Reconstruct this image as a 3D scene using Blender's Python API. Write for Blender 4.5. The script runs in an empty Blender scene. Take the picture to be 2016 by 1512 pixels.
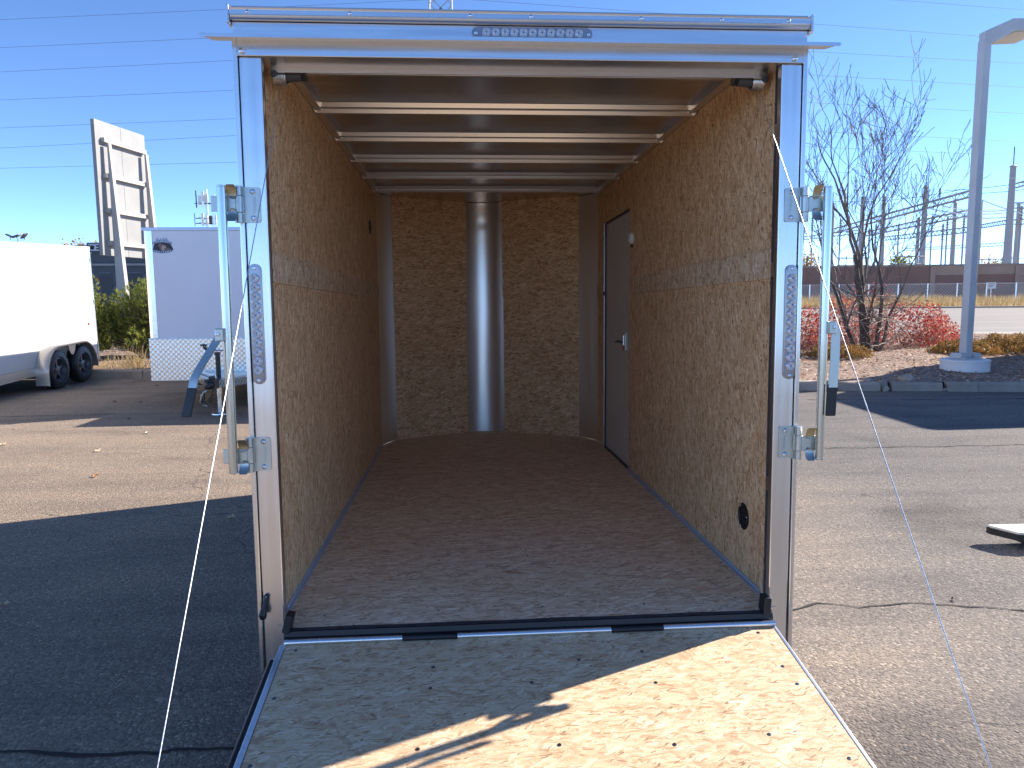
import bpy, bmesh, math, random
from mathutils import Vector, Matrix, noise
random.seed(7)
S = bpy.context.scene
COL = S.collection
rad = math.radians

# ------------------------------------------------------------------ camera, sky, sun
FPX = 1457.67
CAMH = 1.51
CR = Vector((0.99760, -0.06862, -0.00876)); CU = Vector((0.0171, 0.1150, 0.99323)); CF = Vector((0.06819, 0.99100, -0.11538))
CF.normalize(); CR = (CR - CF * CR.dot(CF)).normalized(); CU = CR.cross(CF)
cd = bpy.data.cameras.new('camera'); cam = bpy.data.objects.new('camera', cd); COL.objects.link(cam)
m = Matrix.Identity(4)
for i in range(3):
    m[i][0] = CR[i]; m[i][1] = CU[i]; m[i][2] = -CF[i]
m.translation = (0, 0, CAMH)
cam.matrix_world = m
cd.sensor_width = 36; cd.lens = FPX / 2016 * 36; cd.clip_start = 0.05; cd.clip_end = 3000
S.camera = cam

SUN_AZ = rad(21.8)     # measured from +X towards +Y
SUN_EL = rad(32.5)
SUNV = Vector((math.cos(SUN_AZ) * math.cos(SUN_EL), math.sin(SUN_AZ) * math.cos(SUN_EL), math.sin(SUN_EL)))
W = bpy.data.worlds.new("World"); S.world = W; W.use_nodes = True
nt = W.node_tree; nt.nodes.clear()
sky = nt.nodes.new('ShaderNodeTexSky'); sky.sky_type = 'NISHITA'; sky.sun_disc = False
sky.sun_elevation = SUN_EL; sky.sun_rotation = rad(90) - SUN_AZ
sky.altitude = 1700; sky.air_density = 0.42; sky.dust_density = 0.0; sky.ozone_density = 2.6
bg = nt.nodes.new('ShaderNodeBackground'); bg.inputs[1].default_value = 0.110
out = nt.nodes.new('ShaderNodeOutputWorld')
hs = nt.nodes.new('ShaderNodeHueSaturation'); hs.inputs['Saturation'].default_value = 1.07
nt.links.new(sky.outputs[0], hs.inputs['Color']); nt.links.new(hs.outputs[0], bg.inputs[0]); nt.links.new(bg.outputs[0], out.inputs[0])
sd = bpy.data.lights.new('sun', 'SUN'); sd.energy = 3.35; sd.angle = rad(0.53); sd.color = (1.0, 0.91, 0.80)
sun = bpy.data.objects.new('sun', sd); COL.objects.link(sun)
sun.rotation_euler = SUNV.to_track_quat('Z', 'Y').to_euler()
S.view_settings.view_transform = 'Standard'; S.view_settings.look = 'None'
S.view_settings.exposure = 1.90; S.view_settings.gamma = 1.0; S.view_settings.use_curve_mapping = False
S.cycles.max_bounces = 10; S.cycles.diffuse_bounces = 6; S.cycles.glossy_bounces = 5

def ray(px, py):
    return CF + CR * ((px - 1008) / FPX) - CU * ((py - 756) / FPX)
def at(px, py, y):
    """world point at ground distance y seen at photo pixel px,py: used to survey where things stand"""
    r = ray(px, py); return Vector((0, 0, CAMH)) + r * (y / r.y)
def gnd(px, py, z=0.0):
    r = ray(px, py); return Vector((0, 0, CAMH)) + r * ((z - CAMH) / r.z)

# ------------------------------------------------------------------ materials
class NT:
    def __init__(s, name):
        s.m = bpy.data.materials.new(name); s.m.use_nodes = True
        s.t = s.m.node_tree; s.n = s.t.nodes; s.l = s.t.links
        s.b = s.n['Principled BSDF']; s.out = s.n['Material Output']
    def node(s, typ, **kw):
        n = s.n.new(typ)
        for k, v in kw.items(): setattr(n, k, v)
        return n
    def link(s, a, b): s.l.new(a, b)
    def val(s, sock, v):
        if hasattr(v, 'is_output') or isinstance(v, bpy.types.NodeSocket): s.l.new(v, sock)
        else: sock.default_value = v
    def math(s, op, a, b=0.0, c=None):
        n = s.node('ShaderNodeMath', operation=op); s.val(n.inputs[0], a); s.val(n.inputs[1], b)
        if c is not None: s.val(n.inputs[2], c)
        return n.outputs[0]
    def mix(s, f, a, b, mode='MIX'):
        n = s.node('ShaderNodeMix', data_type='RGBA', blend_type=mode)
        s.val(n.inputs[0], f); s.val(n.inputs[6], a); s.val(n.inputs[7], b); return n.outputs[2]
    def ramp(s, f, stops, interp='LINEAR'):
        n = s.node('ShaderNodeValToRGB'); r = n.color_ramp; r.interpolation = interp
        while len(r.elements) < len(stops): r.elements.new(0.5)
        for e, (p, c) in zip(r.elements, stops): e.position = p; e.color = c if len(c) == 4 else (*c, 1)
        s.l.new(f, n.inputs[0]); return n.outputs[0]
    def coord(s, kind='Object'):
        return s.node('ShaderNodeTexCoord').outputs[kind]
    def noise(s, vec, scale, detail=3, rough=.55, out=0, dist=0.0):
        n = s.node('ShaderNodeTexNoise'); n.inputs['Scale'].default_value = scale; n.inputs['Detail'].default_value = detail
        n.inputs['Roughness'].default_value = rough; n.inputs['Distortion'].default_value = dist; s.l.new(vec, n.inputs['Vector']); return n.outputs[out]
    def vor(s, vec, scale, feature='F1', dims='3D', rnd=1.0):
        n = s.node('ShaderNodeTexVoronoi', feature=feature, voronoi_dimensions=dims); n.inputs['Scale'].default_value = scale
        n.inputs['Randomness'].default_value = rnd; s.l.new(vec, n.inputs['Vector']); return n
    def mapping(s, vec, scale=(1, 1, 1), rot=(0, 0, 0), loc=(0, 0, 0)):
        n = s.node('ShaderNodeMapping'); n.inputs['Scale'].default_value = scale; n.inputs['Rotation'].default_value = rot
        n.inputs['Location'].default_value = loc; s.l.new(vec, n.inputs['Vector']); return n.outputs[0]
    def bump(s, h, strength=.3, dist=.01):
        n = s.node('ShaderNodeBump'); n.inputs['Strength'].default_value = strength; n.inputs['Distance'].default_value = dist
        s.l.new(h, n.inputs['Height']); s.l.new(n.outputs[0], s.b.inputs['Normal'])
    def set(s, color=None, rough=None, metal=None, **kw):
        if color is not None: s.val(s.b.inputs['Base Color'], color if not isinstance(color, tuple) or len(color) == 4 else (*color, 1))
        if rough is not None: s.val(s.b.inputs['Roughness'], rough)
        if metal is not None: s.val(s.b.inputs['Metallic'], metal)
        for k, v in kw.items(): s.val(s.b.inputs[k.replace('_', ' ')], v)

def c4(c): return (c[0], c[1], c[2], 1)
def simple(name, col, rough=.5, metal=0.0, var=.12, scale=6, bump=0.0, bscale=40, rvar=.0, **kw):
    """plain coloured stuff with slight blotchy wear"""
    k = NT(name); co = k.coord()
    nz = k.noise(co, scale, 4)
    lo = tuple(x * (1 - var) for x in col); hi = tuple(min(1, x * (1 + var)) for x in col)
    k.set(k.ramp(nz, [(.3, c4(lo)), (.7, c4(hi))]), None, metal, **kw)
    if rvar: k.set(rough=k.math('MULTIPLY_ADD', k.noise(co, scale * 2.3, 3), rvar * 2, rough - rvar))
    else: k.set(rough=rough)
    if bump: k.bump(k.noise(co, bscale, 3), bump, .004)
    return k.m

def osb(name, ax, main=0.0, tint=(1, 1, 1), streak=1.0, light=0.0, rnd_=1.0, fine=1.25, soft=0.0):
    """oriented strand board: layers of long flakes, each with its own tone"""
    k = NT(name); co = k.coord()
    sp = k.node('ShaderNodeSeparateXYZ'); k.link(co, sp.inputs[0])
    cb = k.node('ShaderNodeCombineXYZ'); k.link(sp.outputs[ax[0]], cb.inputs[0]); k.link(sp.outputs[ax[1]], cb.inputs[1])
    uv = k.mapping(cb.outputs[0], (fine, fine, 1))
    wob = k.noise(uv, 26, 2, out=1); wv = k.node('ShaderNodeVectorMath', operation='MULTIPLY_ADD')
    k.link(wob, wv.inputs[0]); wv.inputs[1].default_value = (.022, .022, 0); k.link(uv, wv.inputs[2]); uvw = wv.outputs[0]
    def T(*c): return c4(tuple(a * b for a, b in zip(c, tint)))
    pal = [(0, T(.36, .21, .115)), (.10, T(.55, .38, .24)), (.24, T(.76, .63, .46)), (.42, T(.62, .46, .31)), (.60, T(.82, .71, .55)), (.80, T(.74, .60, .43)), (.92, T(.92, .85, .72)), (1, T(.52, .33, .20))]
    if light: pal = [(p, tuple(min(1, x + light) for x in c[:3])) for p, c in pal]
    # layers: angle, length, width, kept share
    layers = [(0, .060, .013, 0), (24, .048, .010, .50), (-19, .066, .011, .5), (78, .03, .009, .78), (7, .075, .014, .6), (-42, .035, .007, .72), (-5, .042, .006, .55)]
    colr = None; hgt = None
    for i, (ang, ln, wd, keep) in enumerate(layers):
        ang = ang * rnd_
        mp = k.mapping(uvw, (1 / (ln * streak), 1 / wd, 1), (0, 0, 0), (3.7 * i, 9.1 * i, 0))
        if ang or main:
            rt = k.mapping(uvw, (1, 1, 1), (0, 0, rad(ang) + main))
            mp = k.mapping(rt, (1 / (ln * streak), 1 / wd, 1), (0, 0, 0), (3.7 * i, 9.1 * i, 0))
        v = k.vor(mp, 1.0, dims='2D')
        s3 = k.node('ShaderNodeSeparateColor'); k.link(v.outputs['Color'], s3.inputs[0])
        c = k.ramp(s3.outputs[0], pal)
        h = s3.outputs[1]
        if colr is None: colr, hgt = c, h
        else:
            f = k.math('GREATER_THAN', s3.outputs[2], keep)
            colr = k.mix(f, colr, c)
            mx = k.node('ShaderNodeMix', data_type='FLOAT'); k.link(f, mx.inputs[0]); k.link(hgt, mx.inputs[2]); k.link(h, mx.inputs[3]); hgt = mx.outputs[0]
    # fine grain along strands and dark splinter gaps; a few big pale or rusty flakes on top
    for ang, sx_, sy_, thr, tone in ((13, 15, 52, .95, T(.64, .42, .27)), (-31, 16, 60, .95, T(.93, .86, .74)), (48, 19, 62, .96, T(.54, .35, .22))):
        vb = k.vor(k.mapping(k.mapping(uvw, (1, 1, 1), (0, 0, rad(ang) + main)), (sx_, sy_, 1), (0, 0, 0), (ang, 2.3, 0)), 1.0, dims='2D')
        sb = k.node('ShaderNodeSeparateColor'); k.link(vb.outputs['Color'], sb.inputs[0])
        colr = k.mix(k.math('MULTIPLY', k.math('GREATER_THAN', sb.outputs[0], thr), .6), colr, tone)
    g = k.noise(k.mapping(uvw, (30, 260, 1), (0, 0, main)), 1.0, 3)
    colr = k.mix(.14, colr, k.ramp(g, [(.3, (.45, .35, .25, 1)), (.65, (1, 1, 1, 1))]), 'MULTIPLY')
    sp2 = k.vor(k.mapping(k.mapping(uvw, (1, 1, 1), (0, 0, rad(11) + main)), (34, 260, 1)), 1.0, dims='2D')
    s4 = k.node('ShaderNodeSeparateColor'); k.link(sp2.outputs['Color'], s4.inputs[0])
    colr = k.mix(k.math('MULTIPLY', k.math('GREATER_THAN', s4.outputs[0], .986), k.math('MULTIPLY_ADD', s4.outputs[1], .7, .25)), colr, T(.15, .08, .045))
    sp3 = k.vor(k.mapping(k.mapping(uvw, (1, 1, 1), (0, 0, rad(-28) + main)), (42, 230, 1)), 1.0, dims='2D')
    s5 = k.node('ShaderNodeSeparateColor'); k.link(sp3.outputs['Color'], s5.inputs[0])
    colr = k.mix(k.math('GREATER_THAN', s5.outputs[0], .989), colr, T(.22, .11, .06))
    med = k.noise(k.mapping(uvw, (7, 16, 1), (0, 0, main)), 1.0, 4, .65)
    colr = k.mix(.62, colr, k.ramp(med, [(.33, (.76, .62, .53, 1)), (.46, (1, .97, .94, 1)), (.66, (1.08, 1.08, 1.08, 1))]), 'MULTIPLY')
    big = k.noise(uv, 1.7, 3)
    colr = k.mix(.30, colr, k.ramp(big, [(.35, (.82, .76, .70, 1)), (.65, (1, 1, 1, 1))]), 'MULTIPLY')
    if soft: colr = k.mix(soft, colr, T(.78, .665, .51))
    k.set(colr, .62); k.b.inputs['Specular IOR Level'].default_value = .28
    k.bump(hgt, .30, .001)
    return k.m

M = {}
M['osb_floor'] = osb('osb_floor', (0, 1), 0, (1.14, 1.10, 1.04), 1.2, 0, 1.0, 1.2, .12)
M['osb_ramp'] = osb('osb_ramp', (0, 1), 0, (.86, .79, .70), 1.0, 0, 1.0, 1.35, .18)
M['osb_side'] = osb('osb_side', (2, 1), 0, (1.12, .93, .71), .85, 0, 1.9)
M['osb_side_pale'] = osb('osb_side_pale', (2, 1), 0, (1.05, .96, .84), .85, 0, 1.9)
M['osb_front'] = osb('osb_front', (0, 2), 0, (1.14, .94, .72), 1, 0, 1.3)

def metal(name, col, rough=.3, brush=None, var=.05, dent=.0, rv=.1, dscale=3.0):
    k = NT(name); co = k.coord()
    if brush: g = k.noise(k.mapping(co, brush), 1.0, 3)
    else: g = k.noise(co, 9, 4)
    k.set(k.ramp(g, [(.3, c4(tuple(x * (1 - var) for x in col))), (.7, c4(tuple(min(1, x * (1 + var)) for x in col)))]), None, 1.0)
    k.set(rough=k.math('MULTIPLY_ADD', g, rv, rough - rv * .5))
    if dent: k.bump(k.noise(co, dscale, 2), dent, .02)
    return k.m
M['alu'] = metal('polished_aluminium', (.78, .79, .80), .24, (60, 60, 1.5), .05, .10, .16)
M['alu_h'] = metal('polished_aluminium_rail', (.76, .78, .80), .24, (2, 60, 90), .05, .12, .16)
M['alu_in'] = metal('mill_aluminium_lining', (.80, .80, .80), .30, (22, 22, .8), .03, .08, .05, 2.0)
M['alu_roof'] = metal('mill_aluminium_roof', (.58, .54, .51), .25, (2, 30, 30), .08, .12, .10)
M['alu_bow'] = metal('galvanised_bow', (.74, .73, .71), .30, (3, 60, 60), .08, .04, .14)
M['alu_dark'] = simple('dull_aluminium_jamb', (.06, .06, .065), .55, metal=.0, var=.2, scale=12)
M['alu_strip'] = metal('anodised_strip', (.50, .54, .62), .40, None, .08)
M['zinc'] = metal('zinc_plated_steel', (.52, .55, .52), .36, None, .10, .05, .15, 30)
M['zinc_pipe'] = metal('zinc_plated_pipe', (.60, .64, .62), .20, (60, 60, 3), .08, .02)
M['zinc_y'] = metal('yellow_zinc_steel', (.48, .43, .28), .42, None, .12)
M['bolt'] = metal('bolt_steel', (.62, .68, .78), .22, None, .2)
M['wire'] = metal('steel_cable', (.68, .68, .69), .38, (1, 1, 400), .3)
M['rubber'] = simple('black_rubber', (.012, .013, .016), .45, var=.3, rvar=.1)
M['grip'] = simple('black_vinyl_grip', (.016, .016, .018), .5, var=.2)
M['black'] = simple('black_paint', (.013, .013, .016), .38, var=.25, rvar=.1)
M['lamp_base'] = simple('smoky_lamp_housing', (.34, .35, .38), .14, metal=.5, var=.2)
k = NT('clear_led_lens'); k.set((.66, .69, .74), .16, .45); k.b.inputs['Coat Weight'].default_value = 1; M['lens'] = k.m
k = NT('led_emitter'); k.set((.10, .10, .12), .12, .3); M['led'] = k.m
M["white"] = simple("white_aluminium_skin", (.64, .65, .65), .30, var=.02, scale=1.2, rvar=.05)
M['lilac'] = simple('white_front_skin', (.72, .73, .78), .33, var=.03, scale=1.2, rvar=.05)
M['pewter'] = simple('pewter_painted_fender', (.56, .51, .45), .22, metal=.35, var=.04)
M['door'] = simple('beige_door_skin', (.66, .61, .53), .5, var=.05, scale=3)
M['plastic_white'] = simple('white_plastic', (.72, .72, .70), .35, var=.05)
M['red'] = simple('red_plastic', (.45, .03, .03), .3, var=.1)
M['screw'] = metal('dark_screw', (.16, .17, .20), .35)

# diamond tread plate
k = NT('diamond_tread_plate'); co = k.coord(); sp = k.node('ShaderNodeSeparateXYZ'); k.link(co, sp.inputs[0])
hx = k.math('ADD', sp.outputs[0], sp.outputs[1])
u = k.math('MULTIPLY', hx, 88); v = k.math('MULTIPLY', sp.outputs[2], 88)
pr = k.math('MULTIPLY', k.math('SINE', u), k.math('SINE', v))
dm = k.math('SMOOTHSTEP' if False else 'GREATER_THAN', pr, .32)
k.set(k.mix(dm, (.62, .60, .57, 1), (.76, .74, .71, 1)), .26, 1.0); k.bump(pr, .10, .006); M['tread'] = k.m

# asphalt parking lot: faded binder, stones, oil and tyre stains
k = NT('weathered_asphalt'); co = k.coord(); sp = k.node('ShaderNodeSeparateXYZ'); k.link(co, sp.inputs[0])
big = k.noise(co, .22, 4, .6); mid = k.noise(k.mapping(co, (1, 2.6, 1), (0, 0, .3)), .9, 5, .6, dist=.4); fine = k.noise(co, 55, 3, .7)
st = k.vor(co, 95); st2 = k.vor(co, 48)
s1 = k.node('ShaderNodeSeparateColor'); k.link(st.outputs['Color'], s1.inputs[0])
s2 = k.node('ShaderNodeSeparateColor'); k.link(st2.outputs['Color'], s2.inputs[0])
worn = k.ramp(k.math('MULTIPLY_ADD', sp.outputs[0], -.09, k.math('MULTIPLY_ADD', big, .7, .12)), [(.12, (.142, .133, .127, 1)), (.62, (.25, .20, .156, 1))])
base = k.mix(.75, worn, k.ramp(mid, [(.25, (.66, .66, .69, 1)), (.5, (.95, .95, .95, 1)), (.75, (1.12, 1.08, 1.02, 1))]), 'MULTIPLY')
base = k.mix(.66, base, k.ramp(s1.outputs[0], [(0, (.42, .42, .45, 1)), (.3, (.85, .84, .85, 1)), (.75, (1.08, 1.05, 1.02, 1)), (.93, (1.5, 1.45, 1.4, 1)), (1, (2.2, 2.1, 2.0, 1))]), 'MULTIPLY')
base = k.mix(.35, base, k.ramp(fine, [(.35, (.5, .5, .52, 1)), (.65, (1.2, 1.2, 1.18, 1))]), 'MULTIPLY')
stain = k.noise(co, .75, 3, .5); base = k.mix(.8, base, k.ramp(stain, [(.30, (.62, .62, .64, 1)), (.40, (1, 1, 1, 1)), (.9, (1.06, 1.05, 1.03, 1))]), 'MULTIPLY')
sw = k.noise(k.mapping(co, (.22, 2.4, 1), (0, 0, .12)), 1.0, 5, .62, dist=.8); base = k.mix(.55, base, k.ramp(sw, [(.36, (.80, .80, .82, 1)), (.5, (1, 1, 1, 1)), (.68, (1.16, 1.13, 1.08, 1))]), 'MULTIPLY')
nzc = k.noise(co, 3, 4)
wv = k.node('ShaderNodeVectorMath', operation='MULTIPLY_ADD'); k.link(k.noise(co, 2.2, 4, out=1), wv.inputs[0]); wv.inputs[1].default_value = (.5, .5, 0); k.link(co, wv.inputs[2])
crk = k.vor(wv.outputs[0], .28, 'DISTANCE_TO_EDGE')
line = k.math('LESS_THAN', crk.outputs[0], k.math('MULTIPLY_ADD', nzc, .006, -.0022))
base = k.mix(k.math('MULTIPLY', line, .75), base, (.05, .045, .045, 1))
k.set(base, .88); k.b.inputs['Specular IOR Level'].default_value = .25
hh = k.math('ADD', k.math('MULTIPLY', st.outputs[0], -1.0), k.math('MULTIPLY', st2.outputs[0], -.6))
k.bump(hh, .75, .006); M['asphalt'] = k.m

k = NT('concrete'); co = k.coord(); a = k.noise(co, 1.6, 5); b = k.noise(co, 60, 3)
c = k.mix(.6, k.ramp(a, [(.3, (.24, .20, .17, 1)), (.7, (.40, .345, .29, 1))]), k.ramp(b, [(.3, (.7, .7, .7, 1)), (.7, (1.1, 1.1, 1.1, 1))]), 'MULTIPLY'); k.set(c, .9); k.bump(b, .4, .004); M['kerb'] = k.m
k = NT('wood_mulch_and_gravel'); co = k.coord(); v = k.vor(k.mapping(co, (1, 1.7, 1)), 26); v2 = k.vor(k.mapping(co, (1.6, 1, 1), (0, 0, .8)), 40)
s1 = k.node('ShaderNodeSeparateColor'); k.link(v.outputs['Color'], s1.inputs[0])
c = k.ramp(s1.outputs[0], [(0, (.10, .065, .05, 1)), (.4, (.24, .165, .13, 1)), (.75, (.36, .26, .20, 1)), (1, (.52, .44, .38, 1))])
c = k.mix(.5, c, k.ramp(k.noise(co, 1.1, 4), [(.35, (.6, .6, .62, 1)), (.65, (1.1, 1, .95, 1))]), 'MULTIPLY'); k.set(c, .95); k.bump(v2.outputs[0], .8, .03); M['mulch'] = k.m
M['dry_ground'] = simple('dry_ground', (.30, .24, .16), .95, var=.3, scale=.3, bump=.4, bscale=5)
k = NT('road_surface'); co = k.coord(); a = k.noise(k.mapping(co, (.06, .9, 1)), 1, 5)
k.set(k.mix(.35, k.ramp(a, [(.3, (.16, .145, .135, 1)), (.7, (.235, .215, .195, 1))]), k.ramp(k.noise(co, 30, 2), [(.3, (.7, .7, .7, 1)), (.7, (1.1, 1.1, 1.1, 1))]), 'MULTIPLY'), .9); M['road'] = k.m
M['road_pale'] = simple('pale_concrete_shoulder', (.30, .27, .235), .9, var=.12, scale=1)

# ------------------------------------------------------------------ mesh helpers
class MB:
    def __init__(s): s.v = []; s.f = []
    def add(s, vs, fs):
        o = len(s.v); s.v += [tuple(p) for p in vs]; s.f += [tuple(i + o for i in q) for q in fs]; return s
    def box(s, x0, x1, y0, y1, z0, z1, mat=None):
        vs = [(x, y, z) for x in (x0, x1) for y in (y0, y1) for z in (z0, z1)]
        if mat is not None: vs = [tuple(mat @ Vector(p)) for p in vs]
        return s.add(vs, [(0, 1, 3, 2), (4, 6, 7, 5), (0, 4, 5, 1), (2, 3, 7, 6), (0, 2, 6, 4), (1, 5, 7, 3)])
    def prism(s, poly, ax, a, b):
        """extrude a 2D polygon along axis ax from a to b"""
        def P(p, t):
            return {0: (t, p[0], p[1]), 1: (p[0], t, p[1]), 2: (p[0], p[1], t)}[ax]
        n = len(poly); vs = [P(p, a) for p in poly] + [P(p, b) for p in poly]
        fs = [tuple(range(n)), tuple(reversed(range(n, 2 * n)))] + [(i, i + n, (i + 1) % n + n, (i + 1) % n) for i in range(n)]
        return s.add(vs, fs)
    def tube(s, pts, r, n=8, cap=True):
        pts = [Vector(p) for p in pts]; R = r if isinstance(r, (list, tuple)) else [r] * len(pts)
        rings = []; up = None
        for i, p in enumerate(pts):
            d = (pts[min(i + 1, len(pts) - 1)] - pts[max(i - 1, 0)]).normalized()
            if up is None:
                up = Vector((0, 0, 1)) if abs(d.z) < .9 else Vector((1, 0, 0))
            a = d.cross(up).normalized(); b = a.cross(d).normalized(); up = b
            rings.append([p + (a * math.cos(2 * math.pi * j / n) + b * math.sin(2 * math.pi * j / n)) * R[i] for j in range(n)])
        vs = [q for g in rings for q in g]; fs = []
        for i in range(len(pts) - 1):
            for j in range(n):
                k2 = (j + 1) % n; fs.append((i * n + j, i * n + k2, (i + 1) * n + k2, (i + 1) * n + j))
        if cap: fs += [tuple(reversed(range(n))), tuple(range((len(pts) - 1) * n, len(pts) * n))]
        return s.add(vs, fs)
    def lathe(s, prof, origin, axis, n=16, cap=True):
        """prof: list of (radius, along)"""
        axis = Vector(axis).normalized(); up = Vector((0, 0, 1)) if abs(axis.z) < .9 else Vector((1, 0, 0))
        a = axis.cross(up).normalized(); b = a.cross(axis); O = Vector(origin); vs = []; fs = []
        for r, t in prof:
            for j in range(n):
                an = 2 * math.pi * j / n; vs.append(O + axis * t + (a * math.cos(an) + b * math.sin(an)) * r)
        for i in range(len(prof) - 1):
            for j in range(n):
                k2 = (j + 1) % n; fs.append((i * n + j, i * n + k2, (i + 1) * n + k2, (i + 1) * n + j))
        if cap: fs += [tuple(reversed(range(n))), tuple(range((len(prof) - 1) * n, len(prof) * n))]
        return s.add(vs, fs)
    def build(s, name, mat, parent=None, loc=None, bevel=0, smooth=False, kind=None, label=None, seg=2):
        me = bpy.data.meshes.new(name); me.from_pydata(s.v, [], s.f); me.update()
        bm = bmesh.new(); bm.from_mesh(me); bmesh.ops.recalc_face_normals(bm, faces=bm.faces); bm.to_mesh(me); bm.free()
        return mkobj(name, me, mat, parent, loc, bevel, smooth, kind, label, seg)

def mkobj(name, me, mat, parent=None, loc=None, bevel=0, smooth=False, kind=None, label=None, seg=2):
    if mat is not None:
        me.materials.clear(); me.materials.append(mat)
    o = bpy.data.objects.new(name, me); COL.objects.link(o)
    if parent is not None: o.parent = parent
    if loc is not None: o.location = loc
    if smooth: me.shade_smooth() if hasattr(me, 'shade_smooth') else [setattr(p, 'use_smooth', True) for p in me.polygons]
    if bevel:
        b = o.modifiers.new('bevel', 'BEVEL'); b.width = bevel; b.segments = seg; b.limit_method = 'ANGLE'; b.angle_limit = rad(40)
    if smooth and bevel is not None:
        try:
            me.set_sharp_from_angle(angle=rad(38))
        except Exception: pass
    if kind: o['kind'] = kind
    if label: o['label'] = label
    return o

def thing(name, label, cat, loc=(0, 0, 0), rot=(0, 0, 0), group=None):
    o = bpy.data.objects.new(name, None); COL.objects.link(o); o.location = loc; o.rotation_euler = rot
    o.empty_display_size = .2
    o['label'] = label; o['category'] = cat
    if group: o['group'] = group
    return o
def tag(o, label, cat, group=None):
    o['label'] = label; o['category'] = cat
    if group: o['group'] = group
    return o
def inst(src, name, parent, loc=(0, 0, 0), rot=(0, 0, 0), scale=(1, 1, 1), label=None):
    o = src.copy(); o.name = name; COL.objects.link(o); o.parent = parent; o.location = loc; o.rotation_euler = rot; o.scale = scale
    for key in list(o.keys()):
        if key in ('label', 'category', 'group'): del o[key]
    if label: o['label'] = label
    return o
def copytree(src, loc, rot=None, label=None):
    m_ = {}
    kids = [src] + list(src.children_recursive)
    for o in kids:
        c = o.copy(); COL.objects.link(c); m_[o] = c
    for o in kids[1:]: m_[o].parent = m_[o.parent]
    r = m_[src]; r.location = loc
    if rot is not None: r.rotation_euler = rot
    if label: r['label'] = label
    return r
def text(name, body, size, parent, mat, matrix, extrude=.0005, align='CENTER', bold=0.0):
    cu = bpy.data.curves.new(name, 'FONT'); cu.body = body; cu.size = size; cu.extrude = extrude; cu.align_x = align; cu.align_y = 'CENTER'; cu.offset = bold
    t = bpy.data.objects.new(name, cu); COL.objects.link(t)
    me = bpy.data.meshes.new_from_object(t.evaluated_get(bpy.context.evaluated_depsgraph_get()))
    bpy.data.objects.remove(t); me.transform(matrix)
    return mkobj(name, me, mat, parent)

# ------------------------------------------------------------------ the setting: ground
def sheet(name, pts, z, mat, kind='structure'):
    mb = MB(); mb.add([(p[0], p[1], p[2] if len(p) > 2 else z) for p in pts], [tuple(range(len(pts)))])
    o = mb.build(name, mat); o['kind'] = kind
    return o
sheet('ground', [(-900, -400), (900, -400), (900, 1600), (-900, 1600)], -.03, M['dry_ground'])
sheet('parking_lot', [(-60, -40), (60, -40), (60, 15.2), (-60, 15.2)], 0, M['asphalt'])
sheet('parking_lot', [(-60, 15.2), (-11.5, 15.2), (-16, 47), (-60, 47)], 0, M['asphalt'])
# thin cracks in the asphalt
M['crack'] = simple('dark_crack', (.02, .018, .018), .95, var=.2)
def crack(pts, w, z=.004):
    vs = []; fs = []; out_ = []
    for (a, b) in zip(pts, pts[1:]):
        n = max(2, int((Vector(b) - Vector(a)).length / .05))
        for i in range(n): out_.append(Vector(a).lerp(Vector(b), i / n))
    out_.append(Vector(pts[-1]))
    for i, p in enumerate(out_):
        j = noise.noise(Vector((p.x * 4, p.y * 4, 1.3))) * .035 + noise.noise(Vector((p.x * 17, p.y * 17, 5))) * .022
        ww = w * (.75 + abs(noise.noise(Vector((p.x * 5, p.y * 9, 2)))) * 2.2)
        vs += [(p.x, p.y + j + ww / 2, z), (p.x, p.y + j - ww / 2, z)]
    for i in range(len(out_) - 1): fs.append((2 * i, 2 * i + 1, 2 * i + 3, 2 * i + 2))
    mb = MB(); mb.add(vs, fs); o = mb.build('pavement_crack', M['crack']); o['kind'] = 'structure'
g = lambda x, y: tuple(gnd(x, y).xy) + (0,)
crack([g(1555, 1203), g(1610, 1190), g(1690, 1196), g(1800, 1190), g(2100, 1205)], .009)
crack([g(1560, 884), g(1800, 880), g(2016, 876), g(2300, 872)], .012)
crack([g(1590, 787), g(1800, 787), g(2100, 784)], .02)
crack([g(-100, 823), g(200, 816), g(480, 812)], .02)
crack([g(-100, 1490), g(250, 1484), g(470, 1470)], .014)
crack([g(330, 1400), g(390, 1340), g(420, 1260)], .008)

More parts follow.
